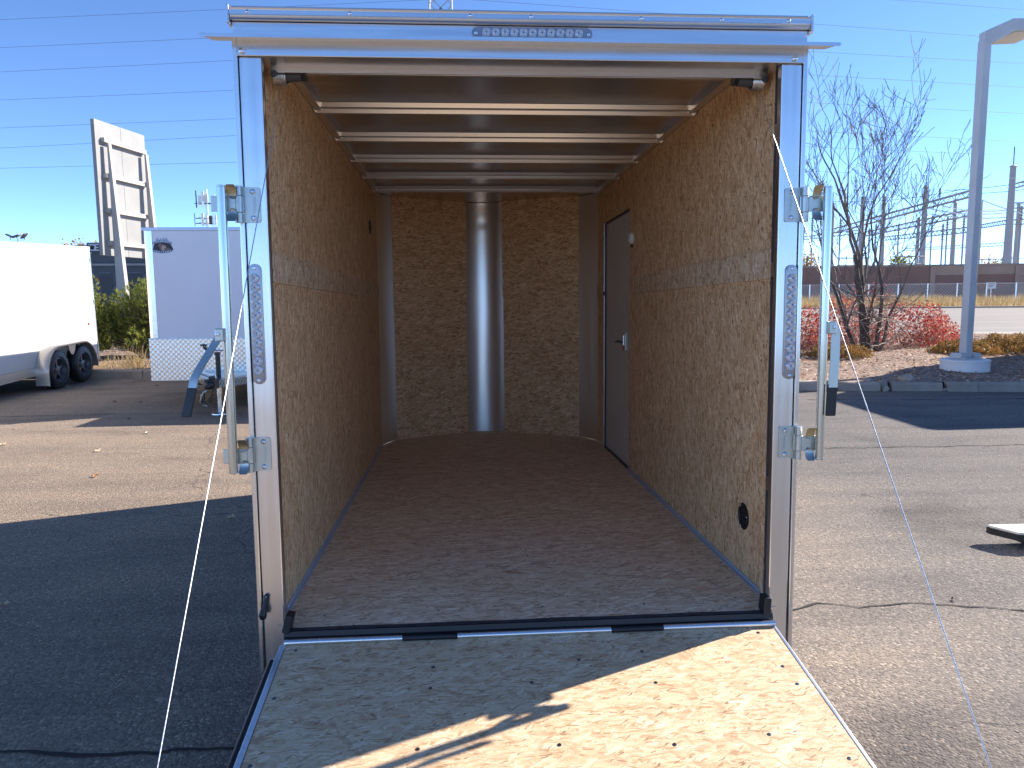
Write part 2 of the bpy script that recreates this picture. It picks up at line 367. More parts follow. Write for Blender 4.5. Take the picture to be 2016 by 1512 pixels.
# planter bed right, with its kerb
KR0 = gnd(1380, 767.5); KR1 = gnd(2300, 774)
kd = (KR1 - KR0).normalized(); kn = Vector((-kd.y, kd.x, 0))
if kn.y < 0: kn = -kn
bedR = [KR0 + kn * .16, KR1 + kn * .16, Vector((27, 22.7, 0)), Vector((3.0, 27.5, 0))]
def bed(name, poly, z, hump=.12, step=.35):
    xs = [p.x for p in poly]; ys = [p.y for p in poly]; n = len(poly)
    def inside(x, y):
        c = False
        for i in range(n):
            a, b = poly[i], poly[(i + 1) % n]
            if (a.y > y) != (b.y > y) and x < (b.x - a.x) * (y - a.y) / (b.y - a.y) + a.x: c = not c
        return c
    vs = [(p.x, p.y, z) for p in poly]; bm = bmesh.new(); bv = [bm.verts.new(v) for v in vs]; f = bm.faces.new(bv)
    bm.normal_update()
    if f.normal.z < 0: f.normal_flip()
    bmesh.ops.triangulate(bm, faces=bm.faces)
    for _ in range(6):
        bmesh.ops.subdivide_edges(bm, edges=[e for e in bm.edges if e.calc_length() > step * 2], cuts=1, use_grid_fill=True)
        bmesh.ops.triangulate(bm, faces=bm.faces)
    def edist(p):
        d = 9e9
        for i in range(n):
            a, b = poly[i], poly[(i + 1) % n]; ab = (b - a).xy; t = max(0, min(1, (p.xy - a.xy).dot(ab) / ab.length_squared))
            d = min(d, (p.xy - (a.xy + ab * t)).length)
        return d
    for v in bm.verts:
        k_ = min(1, edist(v.co) / 4.0)
        v.co.z = z + k_ * (hump * .6 + hump * .7 * noise.noise(v.co * .6) + .03 * noise.noise(v.co * 2.2))
    me = bpy.data.meshes.new(name); bm.to_mesh(me); bm.free()
    return mkobj(name, me, M['mulch'], smooth=True, kind='structure'), inside
bedR_o, insideR = bed('planter_bed', bedR, .13)
KL0 = gnd(-250, 747.5); KL1 = gnd(520, 744)
ld = (KL1 - KL0).normalized(); ln_ = Vector((-ld.y, ld.x, 0))
if ln_.y < 0: ln_ = -ln_
bedL = [KL0 + ln_ * .16, KL1 + ln_ * .16, Vector((0.5, 27.5, 0)), Vector((-13, 27.5, 0))]
bedL_o, insideL = bed('planter_bed', bedL, .14, .1)

kerbR = bpy.data.objects.new('kerb', None); COL.objects.link(kerbR); kerbR['kind'] = 'structure'; kerbR.location = KR0
def stone(parent, p0, p1, nrm, h, w=.16, jit=.0, drop=0, rot=0.0, back=0.0):
    """one kerb stone between two ground points"""
    d = (p1 - p0); L = d.length; d = d.normalized(); seg = max(2, int(L / .22)); bm = MB(); vs = []; fs = []
    for i in range(seg + 1):
        t = L * i / seg; j = lambda q: noise.noise(Vector((t * 5 + p0.x * 3, q * 7.1, p0.y))) * jit
        for a, (yy, zz) in enumerate([(0, -.02), (.012 + j(1), h * .8), (.035 + j(2), h + j(3)), (w, h + j(4)), (w, -.02)]):
            q = d * t + nrm * (yy + back) + Vector((0, 0, zz + drop)); vs.append(tuple(q))
    for i in range(seg):
        for a in range(5): b = (a + 1) % 5; fs.append((i * 5 + a, i * 5 + b, (i + 1) * 5 + b, (i + 1) * 5 + a))
    fs += [(4, 3, 2, 1, 0), tuple(seg * 5 + a for a in range(5))]
    bm.add(vs, fs); o = bm.build('kerb_stone', M['kerb'], parent, tuple(p0 - parent.location), bevel=.006); o.rotation_euler = (0, 0, rot); return o
def onR(px): # point of right kerb line at photo column px
    r = ray(px, 770); n_ = Vector((kn.x, kn.y, 0)); t = (KR0.dot(n_)) / (r.dot(n_)); q = r * t; return Vector((q.x, q.y, 0))
spans = [(1385, 1612, .0, .012, 0), (1614, 1648, .02, .03, .05), (1650, 1733, -.01, .03, -.02), (1738, 1752, .03, .05, .2), (1757, 1858, .015, .02, .01), (1866, 1925, -.005, .015, -.015), (1926, 2080, 0, .006, 0), (2082, 2290, 0, .006, 0)]
for a, b, bk, jt, rt in spans:
    stone(kerbR, onR(a), onR(b), kn, .145 if rt == 0 else .15, jit=jt, rot=rt, back=bk, drop=0 if rt == 0 else random.uniform(-.02, .01))
random.seed(3)
def rock(name, c, r, parent=None, mat=None, sq=.7, label=None):
    bm = bmesh.new(); bmesh.ops.create_icosphere(bm, subdivisions=2, radius=r)
    off = random.random() * 50
    for v in bm.verts:
        n_ = noise.noise(v.co * (1.6 / r) + Vector((off, 0, 0))); v.co *= 1 + .5 * n_; v.co.z *= sq
    me = bpy.data.meshes.new(name); bm.to_mesh(me); bm.free()
    o = mkobj(name, me, mat or M['kerb'], parent); o.location = c
    if label: o['label'] = label
    return o
for px, dy, r in [(1636, .02, .085), (1745, .05, .07), (1741, -.06, .04), (1862, .05, .04), (1660, -.05, .03), (1590, .1, .05), (1800, .32, .12), (1715, .22, .08)]:
    p = onR(px) + kn * dy; rock('kerb_rubble', p - kerbR.location + Vector((0, 0, r * .5 + (.1 if dy > .2 else 0))), r, kerbR)
kerbL = bpy.data.objects.new('kerb', None); COL.objects.link(kerbL); kerbL['kind'] = 'structure'; kerbL.location = KL0
L = (KL1 - KL0).length; t = 0
while t < L - .1:
    e = min(L, t + 1.83); stone(kerbL, KL0 + ld * (t + .006), KL0 + ld * (e - .006), ln_, .17, jit=.006); t = e

# road, verge, shoulder beyond the right bed
RS = -.2   # the road runs slightly towards the camera on the right
def quadstrip(name, rows, mat, xa=-60, xb=140):
    vs = []; fs = []
    for y0, z in rows: vs += [(xa, y0 + RS * xa, z), (xb, y0 + RS * xb, z)]
    for i in range(len(rows) - 1): fs.append((2 * i, 2 * i + 1, 2 * i + 3, 2 * i + 2))
    mb = MB(); mb.add(vs, fs); o = mb.build(name, mat); o['kind'] = 'structure'; return o
quadstrip('road_shoulder', [(28.2, .012), (32.0, .02)], M['road_pale'])
quadstrip('road', [(32.0, .016), (50, .12), (66.6, .38)], M['road'])
quadstrip('far_kerb', [(66.6, .38), (66.61, .50), (66.9, .51)], M['kerb'])
quadstrip('verge', [(66.9, .50), (84, .62), (420, .6)], M['dry_ground'], -140, 260)

# ------------------------------------------------------------------ the open cargo trailer
# its own frame: X right, Y forward, Z up, origin at the sill; the whole trailer leans 1 degree nose down
ZG = .377
R1 = Matrix.Rotation(rad(-1.0), 4, 'X')
TR = thing('cargo_trailer', 'open silver aluminium cargo trailer lined with strand board, rear ramp lowered towards the viewer', 'trailer',
           Vector((.227, 2.402, 0)), (rad(-1.0), 0, 0))
UP = (0, 0, ZG)
HW, HI, HB = .915, .828, .853      # half widths: outside, opening, between the lining boards
ZH, ZF, ZC, YL = 1.883, .054, 1.975, 3.35
def part(mb, name, mat, **kw): return mb.build(name, M[mat] if isinstance(mat, str) else mat, TR, UP, **kw)

# rear frame
for s in (-1, 1):
    mb = MB(); a, b = sorted((s * .8285, s * .897)); mb.box(a, b, 0, .03, -.104, ZH - .002); part(mb, 'rear_post', 'alu', bevel=.004)
    mb = MB(); a, b = sorted((s * .8995, s * .915)); mb.box(a, b, -.006, .05, -.107, 1.93); part(mb, 'corner_trim', 'alu', bevel=.003)
    # dull jamb seen between post and board
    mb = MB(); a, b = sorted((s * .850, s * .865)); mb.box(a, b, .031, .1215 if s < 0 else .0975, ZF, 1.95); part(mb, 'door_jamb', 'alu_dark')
    for z in (.45, 1.2, 1.66):
        mb = MB(); a, b = sorted((s * .8470, s * .8498)); mb.box(a, b, .05, .09, z, z + .05); part(mb, 'jamb_clip', 'alu_in')
mb = MB(); mb.box(-.9145, .9145, -.002, .11, ZH, 1.938); part(mb, 'header', 'alu_h', bevel=.003)
mb = MB(); mb.box(-.9145, .9145, .004, .09, 1.9385, 1.987); part(mb, 'upper_fascia', 'alu_h', bevel=.002)
# roof edge cap with two rolled ribs
cap = [(-.012, 1.988), (-.016, 1.992), (-.012, 1.997), (-.018, 2.001), (-.018, 2.014), (-.012, 2.018), (-.014, 2.022), (.03, 2.026), (.03, 1.988)]
mb = MB(); mb.prism(cap, 0, -.915, .915); part(mb, 'roof_edge_cap', 'alu_h')
for s in (-1, 1):
    mb = MB(); a, b = sorted((s * .9155, s * .9245)); mb.box(a, b, -.02, .06, 1.975, 2.03); part(mb, 'cap_end', 'alu', bevel=.003)
# drip rail: thin awning strip standing out from the header, cut back at both ends
rail = [(-1.0, -.052), (1.0, -.052), (.968, -.0025), (-.968, -.0025)]
mb = MB(); mb.prism(rail, 2, 1.927, 1.9305); mb.box(-.995, .995, -.055, -.0525, 1.921, 1.932)
part(mb, 'drip_rail', 'alu_h')
# rivets
rv = None
def rivet(x, y, z, r=.0065, n=(0, -1, 0), mat='bolt', name='rivet'):
    mb = MB(); mb.lathe([(r, 0), (r * .95, r * .35), (r * .6, r * .6), (.0005, r * .7)], (0, 0, 0), n, 10)
    return part(mb, name, mat, smooth=True)
r0 = None
for x in (-.86, -.55, -.18, .01, .36, .62, .84):
    if r0 is None: r0 = rivet(0, 0, 0); r0.location = (x, -.018, 2.008 + ZG)
    else: inst(r0, 'rivet', TR, (x, -.018, 2.008 + ZG))
for x in (-.885, .87): inst(r0, 'rivet', TR, (x, -.003, 1.897 + ZG), scale=(1.5, 1.5, 1.5))

# marker lamps: stadium base, eleven clear lenses, two screws each
def lamp_meshes():
    R, Lh = .0195, .172; pts = []
    for i in range(13): a = math.pi * i / 12; pts.append((R * math.cos(a), Lh + R * math.sin(a)))
    for i in range(13): a = math.pi + math.pi * i / 12; pts.append((R * math.cos(a), -Lh + R * math.sin(a)))
    mb = MB(); mb.prism(pts, 1, 0, -.006)
    mi = MB(); mi.prism([(p[0] * .86, p[1] * .985) for p in pts], 1, -.006, -.0075)
    mb.add(mi.v, mi.f)
    lens = MB(); lens.lathe([(.0142, 0), (.0145, .005), (.0132, .0075), (.0115, .0058), (.0098, .0078), (.0082, .006), (.0062, .0078), (.0048, .0055), (.0033, .006), (.0003, .0078)], (0, 0, 0), (0, -1, 0), 20)
    led = MB(); led.lathe([(.0026, 0), (.0024, .0016), (.0004, .002)], (0, 0, 0), (0, -1, 0), 10)
    scr = MB(); scr.lathe([(.006, 0), (.0055, .0025), (.003, .0032), (.0028, .001), (.0003, .001)], (0, 0, 0), (0, -1, 0), 12)
    return mb, lens, led, scr
mbs = lamp_meshes()
L0 = part(mbs[0], 'marker_lamp', 'lamp_base', bevel=.001)
lens0 = mbs[1].build('lens', M['lens'], L0, smooth=True); led0 = mbs[2].build('led', M['led'], L0, smooth=True); scr0 = mbs[3].build('screw', M['bolt'], L0, smooth=True)
pos = [(-5 + i) * .0292 for i in range(11)]
lens0.location = (0, -.0075, pos[0]); led0.location = (0, -.0148, pos[0]); scr0.location = (0, -.0072, -.1785)
for z in pos[1:]:
    inst(lens0, 'lens', L0, (0, -.0075, z)); inst(led0, 'led', L0, (0, -.0148, z))
inst(scr0, 'screw', L0, (0, -.0072, .1785))
L0.location = (-.875, -.001, 1.056 + ZG); L0['label'] = 'clear marker lamp on the left post'
c = copytree(L0, (.878, -.001, 1.044 + ZG)); c['label'] = 'clear marker lamp on the right post'
c = copytree(L0, (.0155, .003, 1.962 + ZG), (0, rad(90), 0)); c['label'] = 'clear marker lamp lying above the header'

# door bar brackets (cam keepers) on the posts
def keeper(s, z0, txt):
    """s: side; z0: centre height. Plate, barrel knuckles, arm reaching to the bar, cam tabs, two screws, pressed lettering"""
    xp0, xp1 = .849, .899; TX = .941 if s > 0 else .926
    pl = []
    for (cx_, cz_, a0) in [(xp0 + .008, -.047, 180), (xp0 + .008, .047, 90)]:
        for i in range(5): a = rad(a0 + (90 - 22.5 * i if a0 == 180 else 90 - 22.5 * i) - (0 if a0 == 180 else 0)); pl.append((cx_ + .008 * math.cos(rad(a0 + 22.5 * i)), cz_ + .008 * math.sin(rad(a0 + 22.5 * i))))
    order = [(xp0 + .008 + .008 * math.cos(rad(180 + 22.5 * i)), -.047 + .008 * math.sin(rad(180 + 22.5 * i))) for i in range(5)] + [(xp1, -.055), (xp1, .055)] + \
            [(xp0 + .008 + .008 * math.cos(rad(90 + 22.5 * i)), .047 + .008 * math.sin(rad(90 + 22.5 * i))) for i in range(5)]
    mb = MB(); mb.prism([(s * x, z) for x, z in order], 1, -.001, -.0048)
    for a, b in ((-.056, -.027), (.027, .056)):
        mb.tube([(s * .912, -.018, a), (s * .912, -.018, b)], .0125, 14)
        x0_, x1_ = sorted((s * .897, s * .912)); mb.box(x0_, x1_, -.0075, -.003, a, b)
    pk = part(mb, 'bar_keeper', 'zinc', smooth=True); pk.location = (0, 0, z0 + ZG)
    arm = MB(); arm.tube([(s * .912, -.018, -.0255), (s * .912, -.018, .0255)], .0138, 14)
    x0_, x1_ = sorted((s * .918, s * .968)); arm.box(x0_, x1_, -.032, -.0285, -.0255, .0255)
    x0_, x1_ = sorted((s * .966, s * .992)); arm.box(x0_, x1_, -.0315, -.0285, -.024, .024)
    arm.build('keeper_arm', M['zinc'], pk, smooth=True, bevel=.0008)
    for dz, mt in ((1, 'zinc_y'), (-1, 'zinc')):
        tb = MB(); n_ = 6; w = .0145
        rows = []
        for i in range(n_ + 1):
            t_ = i / n_; rows.append((dz * (.0225 + .033 * t_), -.036 - .016 * t_ * t_ - .002))
        vs = []; fs = []
        for i, (zz, yy) in enumerate(rows):
            hw = w if i < n_ else w * .75
            vs += [(s * TX - hw, yy, zz), (s * TX + hw, yy, zz), (s * TX + hw, yy + .003, zz), (s * TX - hw, yy + .003, zz)]
        for i in range(n_):
            for a in range(4): b = (a + 1) % 4; fs.append((4 * i + a, 4 * i + b, 4 * i + 4 + b, 4 * i + 4 + a))
        fs += [(0, 1, 2, 3), (4 * n_ + 3, 4 * n_ + 2, 4 * n_ + 1, 4 * n_)]
        tb.add(vs, fs); tb.build('cam_tab', M[mt], pk, smooth=True)
        pin = MB(); pin.lathe([(.010, 0), (.009, .003), (.0005, .004)], (s * TX, -.034, dz * .0235), (0, -1, dz * .4), 12); pin.build('cam_pin', M['zinc'], pk, smooth=True)
    for dz in (-.041, .041):
        sc = MB(); sc.lathe([(.0085, 0), (.0082, .002), (.006, .0045), (.0025, .0052), (.002, .002), (.0003, .002)], (s * .871, -.0048, dz), (0, -1, 0), 14)
        sc.box(s * .871 - .006, s * .871 + .006, -.0105, -.0098, dz - .0009, dz + .0009); sc.box(s * .871 - .0009, s * .871 + .0009, -.0106, -.0099, dz - .006, dz + .006)
        sc.build('screw', M['bolt'], pk, smooth=True)
    mt = Matrix.Translation((s * .867, -.0049, 0)) @ Matrix.Rotation(rad(90) , 4, 'Y') @ Matrix.Rotation(rad(90), 4, 'X')
    tx = text('lettering', txt, .0135, pk, M['zinc_let'], mt, .0006)
    return pk
M['zinc_let'] = metal('pressed_lettering', (.38, .42, .46), .4)
for s in (-1, 1):
    for z0, ht in ((1.431, 'upper'), (.636, 'lower')):
        keeper(s, z0, 'IMPERIAL')
# lock bars
for s in (-1, 1):
    pts = [(s * (.952 if s < 0 else .971), -.052, 1.482), (s * (.955 if s < 0 else .9695), -.052, .586)]
    mb = MB(); mb.tube(pts, .0145, 20); lb = part(mb, 'lock_bar', 'zinc_pipe', smooth=True)
    for p, dz in ((pts[0], .0012), (pts[1], -.0012)):
        mb = MB(); mb.tube([(p[0], p[1], p[2] + dz * .2), (p[0], p[1], p[2] + dz)], .0125, 16); mb.build('bar_end', M['black'], lb)
        for r_ in (.0148,):
            mb = MB(); mb.tube([(p[0], p[1], p[2] - dz * 4), (p[0], p[1], p[2] - dz * 2)], r_, 20); mb.build('bar_lip', M['zinc'], lb, smooth=True)
    # welded clip that carries the lever
    cx_ = s * .972 if s < 0 else .99
    mb = MB(); mb.box(cx_ - .013, cx_ + .013, -.079, -.052, 1.006, 1.046); clip = part(mb, 'lever_clip', 'zinc', bevel=.003)
    mb = MB(); mb.lathe([(.0062, 0), (.006, .004), (.0025, .0045), (.002, .002), (.0003, .002)], (cx_ + .004 * s, -.0795, 1.028), (0, -1, 0), 12); mb.build('bolt', M['bolt'], clip, smooth=True)
    # lever: flat strap and dipped grip
    def ribbon(pts, w, th, wx=1.0, wy=0.0):
        vs = []; fs = []
        for (x, y, z) in pts:
            vs += [(x - w * wx, y + w * wy, z), (x + w * wx, y - w * wy, z), (x + w * wx + th * wy, y - w * wy + th * wx, z), (x - w * wx + th * wy, y + w * wy + th * wx, z)]
        n_ = len(pts)
        for i in range(n_ - 1):
            for a in range(4): b = (a + 1) % 4; fs.append((4 * i + a, 4 * i + b, 4 * i + 4 + b, 4 * i + 4 + a))
        fs += [(3, 2, 1, 0), tuple(4 * (n_ - 1) + a for a in range(4))]
        return MB().add(vs, fs)
    if s < 0:
        P_ = [(-.972, -.070, 1.035), (-.978, -.074, 1.015), (-1.000, -.088, .975), (-1.022, -.104, .935), (-1.036, -.116, .905), (-1.041, -.122, .889), (-1.043, -.126, .872), (-1.047, -.130, .855)]
        G_ = [(-1.045, -.129, .868), (-1.053, -.138, .825), (-1.062, -.146, .780)]
        lv = part(ribbon(P_, .0145, .0045, .95, .3), 'lever', 'zinc', smooth=True); gr = ribbon(G_, .0165, .009, .95, .3)
    else:
        P_ = [(1.000, -.076, 1.03), (1.001, -.076, 1.0), (1.000, -.078, .93), (.997, -.080, .88), (.994, -.082, .83)]
        G_ = [(.9945, -.080, .842), (.992, -.082, .79), (.9895, -.083, .735)]
        lv = part(ribbon(P_, .0150, .0045), 'lever', 'zinc'); gr = ribbon(G_, .0168, .010)
    gr.build('grip', M['grip'], lv, bevel=.003)

# hold-back hook on left post
mb = MB(); mb.lathe([(.009, 0), (.009, .008), (.0065, .012), (.0004, .013)], (-.882, -.001, .158), (0, -1, 0), 12); hk = part(mb, 'door_hook', 'black', smooth=True)
mb = MB(); mb.tube([(-.882, -.012, .158), (-.885, -.020, .135), (-.889, -.026, .118)], [.006, .006, .008], 8); mb.tube([(-.889, -.026, .122), (-.8905, -.030, .105), (-.8905, -.028, .092)], [.009, .0135, .010], 10); mb.build('hook_arm', M['black'], hk, smooth=True)
mb = MB(); mb.lathe([(.0035, 0), (.003, .001)], (-.882, -.0135, .158), (0, -1, 0), 10); mb.build('pin', M['plastic_white'], hk)

# floor and threshold
mb = MB(); fl = [(-HB, .003), (-.824, .003), (-.824, -.036), (.824, -.036), (.824, .003), (HB, .003), (HB, 3.35), (.742, 3.572), (.14, 3.90), (-.16, 3.935), (-.76, 3.605), (-HB, 3.35)]
mb.prism(fl, 2, ZF - .019, ZF); part(mb, 'floor', 'osb_floor')
mb = MB(); pr = [(-.0365, .053), (-.043, .050), (-.047, .034), (-.044, .004), (-.0365, .004)]; mb.prism(pr, 0, -.822, .826); part(mb, 'rubber_seal', 'rubber', smooth=False)
M['sealant'] = simple('dirty_seal_lip', (.03, .032, .04), .5, var=.5, scale=30)
mb = MB(); n_ = 60; vs = []; fs = []
for i in range(n_ + 1):
    x = -.822 + 1.648 * i / n_; j = noise.noise(Vector((x * 6, 0, 0))) * .005 + noise.noise(Vector((x * 25, 3, 0))) * .0015
    vs += [(x, -.044, .0535), (x, -.030 + j, .0575), (x, -.022 + j, .0545)]
for i in range(n_):
    for a in range(2): fs.append((3 * i + a, 3 * i + a + 1, 3 * i + 4 + a, 3 * i + 3 + a))
mb.add(vs, fs); part(mb, 'seal_lip', 'sealant')
for s in (-1, 1):
    mb = MB(); q = Matrix.Translation((s * .806, -.022, .085)) @ Matrix.Rotation(s * rad(-14 if s < 0 else 4), 4, 'Y')
    mb.box(-.013, .013, -.028, .020, -.040, .022, q); part(mb, 'seal_corner', 'rubber', bevel=.004)
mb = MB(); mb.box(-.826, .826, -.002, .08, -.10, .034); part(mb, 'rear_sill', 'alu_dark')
# hinge tube in silver and black lengths
xs = [-.818, -.433, -.255, .262, .438, .828]
for i in range(5):
    mb = MB(); mb.tube([(xs[i] + .0015, -.0585, .021), (xs[i + 1] - .0015, -.0585, .021)], .0115 if i % 2 == 0 else .0100, 12)
    part(mb, 'hinge_tube', 'alu_h' if i % 2 == 0 else 'black', smooth=True)

# ramp: sloped frame; local deck built along Y then tilted
RSL = math.atan(.172); RM = Matrix.Translation((0, -.060, .014)) @ Matrix.Rotation(RSL, 4, 'X')
def ramp_part(mb, name, mat, parent=None, **kw):
    mb.v = [tuple(RM @ Vector(p)) for p in mb.v]
    if parent is None: return part(mb, name, mat, **kw)
    return mb.build(name, M[mat], parent, **kw)
mb = MB(); mb.box(-.812, .817, -1.78, 0, -.019, -.002); RA = ramp_part(mb, 'ramp_door', 'osb_ramp')
for a, b in ((-.8125, -.0), ):
    pass
for (a, b, mt) in ((-.832, -.8125, 'alu'), (.8175, .829, 'alu_strip')):
    mb = MB(); mb.box(a, b, -1.80, .002, -.045, -.0005); ramp_part(mb, 'ramp_edge', mt, RA, bevel=.002)
mb = MB(); mb.box(-.832, .829, -1.84, -1.8005, -.045, -.0005); ramp_part(mb, 'ramp_toe', 'tread', RA, bevel=.003)
mb = MB(); mb.box(-.811, .816, -1.779, -.002, -.040, -.0195); ramp_part(mb, 'ramp_back', 'alu_in', RA)
mb = MB(); mb.tube([(-.846, -.06, -.02), (-.846, -1.75, -.02)], .0105, 10); rb = ramp_part(mb, 'spring_rod', 'black', RA, smooth=True)
mb = MB(); mb.tube([(-.846, -.052, -.015), (-.846, -.060, -.017)], .006, 10); ramp_part(mb, 'rod_tip', 'bolt', RA, smooth=True)
s0 = None
SC = [(-.775, -.03), (-.79, -.26), (-.79, -.52), (.755, -.035), (.762, -.215), (.770, -.300), (.13, -.14), (-.03, -.24), (-.33, -.145), (-.335, -.245), (.34, -.11), (.345, -.265), (.33, -.52), (.02, -.50), (-.36, -.49), (.60, -.50), (.775, -.60), (-.6, -.76), (0, -.76), (.5, -.78), (-.36, -.95), (.35, -.98), (0, -1.2), (-.7, -1.2), (.7, -1.2)]
for x, y in SC:
    p = RM @ Vector((x, y, -.002)); 
    if s0 is None:
        mb = MB(); mb.lathe([(.0062, 0), (.0058, .0012), (.003, .0016), (.0025, .0004), (.0003, .0004)], (0, 0, 0), (0, 0, 1), 12); s0 = mb.build('screw', M['screw'], TR, smooth=True)
        s0.location = p + Vector(UP); s0.rotation_euler = (RSL, 0, 0)
    else: inst(s0, 'screw', TR, p + Vector(UP), (RSL, 0, 0))
for y in (.08, .62, 1.16, 1.70, 2.24, 2.78):
    for x in (-.70, -.34, .03, .40, .74): inst(s0, 'screw', TR, (x + random.uniform(-.02, .02), y + random.uniform(-.02, .02), ZF + ZG), scale=(.8, .8, .6))

# lining: boards (lower, belt, upper) on both sides
def wallboard(s, y0, y1, z0, z1, mat, name='wall_board', proud=0.0, th=.0095):
    a, b = sorted((s * (HB - proud), s * (HB + th))); mb = MB(); mb.box(a, b, y0, y1, z0, z1); return part(mb, name, mat, bevel=.0008)
wallboard(-1, .122, 3.35, ZF, 1.193, 'osb_side'); wallboard(-1, .1225, 3.37, 1.1935, 1.2955, 'osb_side_pale', 'belt_board', .006)
wallboard(-1, .122, 3.35, 1.296, ZC, 'osb_side')
DY0, DY1, DZ = 2.275, 3.10, 1.735
wallboard(1, .098, DY0, ZF, 1.193, 'osb_side'); wallboard(1, .0985, DY0, 1.1935, 1.2955, 'osb_side_pale', 'belt_board', .006)
wallboard(1, .098, DY0, 1.296, ZC, 'osb_side'); wallboard(1, DY0 + .0005, YL, DZ, ZC, 'osb_side')
wallboard(1, DY1, YL, ZF, 1.193, 'osb_side'); wallboard(1, DY1, YL + .02, 1.1935, 1.2955, 'osb_side_pale', 'belt_board', .006); wallboard(1, DY1, YL, 1.296, DZ - .0005, 'osb_side')
# side door in its recess
mb = MB(); mb.box(HB + .012, HB + .022, DY0 + .002, DY1 - .004, ZF - .01, DZ - .002); sdoor = part(mb, 'side_door', 'door')
for nm, bx in (('door_seal', (HB + .001, HB + .012, DY0 + .003, DY1 - .003, DZ - .016, DZ - .003)), ('door_seal', (HB + .001, HB + .012, DY1 - .018, DY1 - .004, ZF, DZ - .0165)), ('door_seal', (HB - .004, HB + .012, DY0 + .003, DY1 - .02, ZF - .012, ZF + .008))):
    mb = MB(); mb.box(*bx); mb.build(nm, M['black'], sdoor)
mb = MB(); mb.box(HB - .004, HB + .001, DY1 - .0035, DY1 + .006, ZF, DZ); mb.build('door_edge_strip', M['alu_bow'], sdoor)
mb = MB(); mb.box(HB - .010, HB + .0118, 2.345, 2.385, .825, .945); dh = mb.build('door_latch', M['zinc'], sdoor, bevel=.003)
mb = MB(); mb.tube([(HB - .012, 2.365, .88), (HB - .03, 2.37, .88), (HB - .035, 2.45, .885), (HB - .04, 2.50, .875)], [.006, .009, .008, .005], 8); mb.build('thumb_turn', M['black'], dh, smooth=True)
mb = MB(); mb.tube([(HB - .018, 2.355, .925), (HB - .018, 2.355, .862)], .005, 8); mb.build('plunger', M['alu_bow'], dh, smooth=True)
mb = MB(); mb.box(HB - .022, HB - .010, 2.345, 2.368, .828, .856); mb.build('release_tab', M['red'], dh, bevel=.002)
mb = MB(); mb.box(HB - .002, HB + .001, 2.30, 2.318, .63, .65); mb.build('strike', M['alu_bow'], sdoor)
mb = MB(); mb.box(HB - .008, HB + .003, DY1 - .004, DY1 + .016, 1.20, 1.23); mb.build('door_stop', M['black'], sdoor)
# dome light, vents, recessed ring
mb = MB(); mb.lathe([(.034, 0), (.036, .006), (.034, .014), (.026, .022), (.012, .026), (.0004, .027)], (HB - .0005, 2.19, 1.535), (-1, 0, 0), 24); dl = part(mb, 'dome_light', 'plastic_white', smooth=True)
mb = MB(); mb.box(HB - .012, HB - .0005, 2.172, 2.190, 1.478, 1.496); mb.build('light_switch', M['black'], dl)
def vent(s, y, z, r=.052):
    mb = MB(); mb.lathe([(r, 0), (r, .003), (r * .9, .006), (r * .78, .006), (r * .72, .002), (r * .25, .002), (r * .2, .004), (.0004, .004)], (s * (HB + .0005), y, z), (-s, 0, 0), 28); v = part(mb, 'wall_vent', 'black', smooth=True)
    for k_ in range(4):
        zz = z - .6 * r + k_ * .4 * r; hw = math.sqrt(max(0, (.7 * r) ** 2 - (zz - z) ** 2)); mb = MB(); a, b = sorted((s * (HB - .001), s * (HB - .0045))); mb.box(a, b, y - hw, y + hw, zz - .003, zz + .003); mb.build('louvre', M['black'], v)
    for a in (60, 170, 290):
        mb = MB(); mb.lathe([(.0035, 0), (.003, .002), (.0003, .0025)], (s * (HB - .0055), y + .84 * r * math.cos(rad(a)), z + .84 * r * math.sin(rad(a))), (-s, 0, 0), 8); mb.build('screw', M['plastic_white'], v)
vent(1, .302, .293); vent(-1, 2.93, 1.69)
# wall screws
mbx = MB(); mbx.lathe([(.0035, 0), (.003, .0008), (.0003, .001)], (0, 0, 0), (1, 0, 0), 8); ws = mbx.build('screw', M['screw'], TR); first = True
for s in (-1, 1):
    for y in (.2, .74, 1.28, 1.82, 2.2):
        for z in (.12, .5, .85, 1.15, 1.245, 1.34, 1.65, 1.93):
            loc = (s * (HB - .0005 - (.006 if z == 1.245 else 0)), y + random.uniform(-.01, .01), z + ZG + random.uniform(-.015, .015))
            if first: ws.location = loc; first = False
            else: inst(ws, 'screw', TR, loc, (0, 0, 0 if s < 0 else math.pi))
M['trimgrey'] = simple('grey_floor_trim', (.44, .47, .54), .4, var=.1)
# trims along floor and roof line
for s in (-1, 1):
    a, b = sorted((s * (HB - .0005), s * (HB - .016)));
    y1_ = YL if s < 0 else DY0
    mb = MB(); mb.box(a, b, .0, y1_, ZF + .0005, ZF + .003); a, b = sorted((s * (HB - .0005), s * (HB - .004))); mb.box(a, b, .137, y1_, ZF + .003, ZF + .014); part(mb, 'floor_trim', 'trimgrey')
    a, b = sorted((s * (HB - .0005), s * (HB - .035)))
    mb = MB(); mb.box(a, b, .14, YL, ZC + .001, 2.003); part(mb, 'roof_rail', 'alu_in')
    a, b = sorted((s * (HB + .001), s * (HB + .02))); mb = MB(); mb.box(a, b, .12, YL, ZC + .0125, 2.003); part(mb, 'top_rail', 'alu_dark')
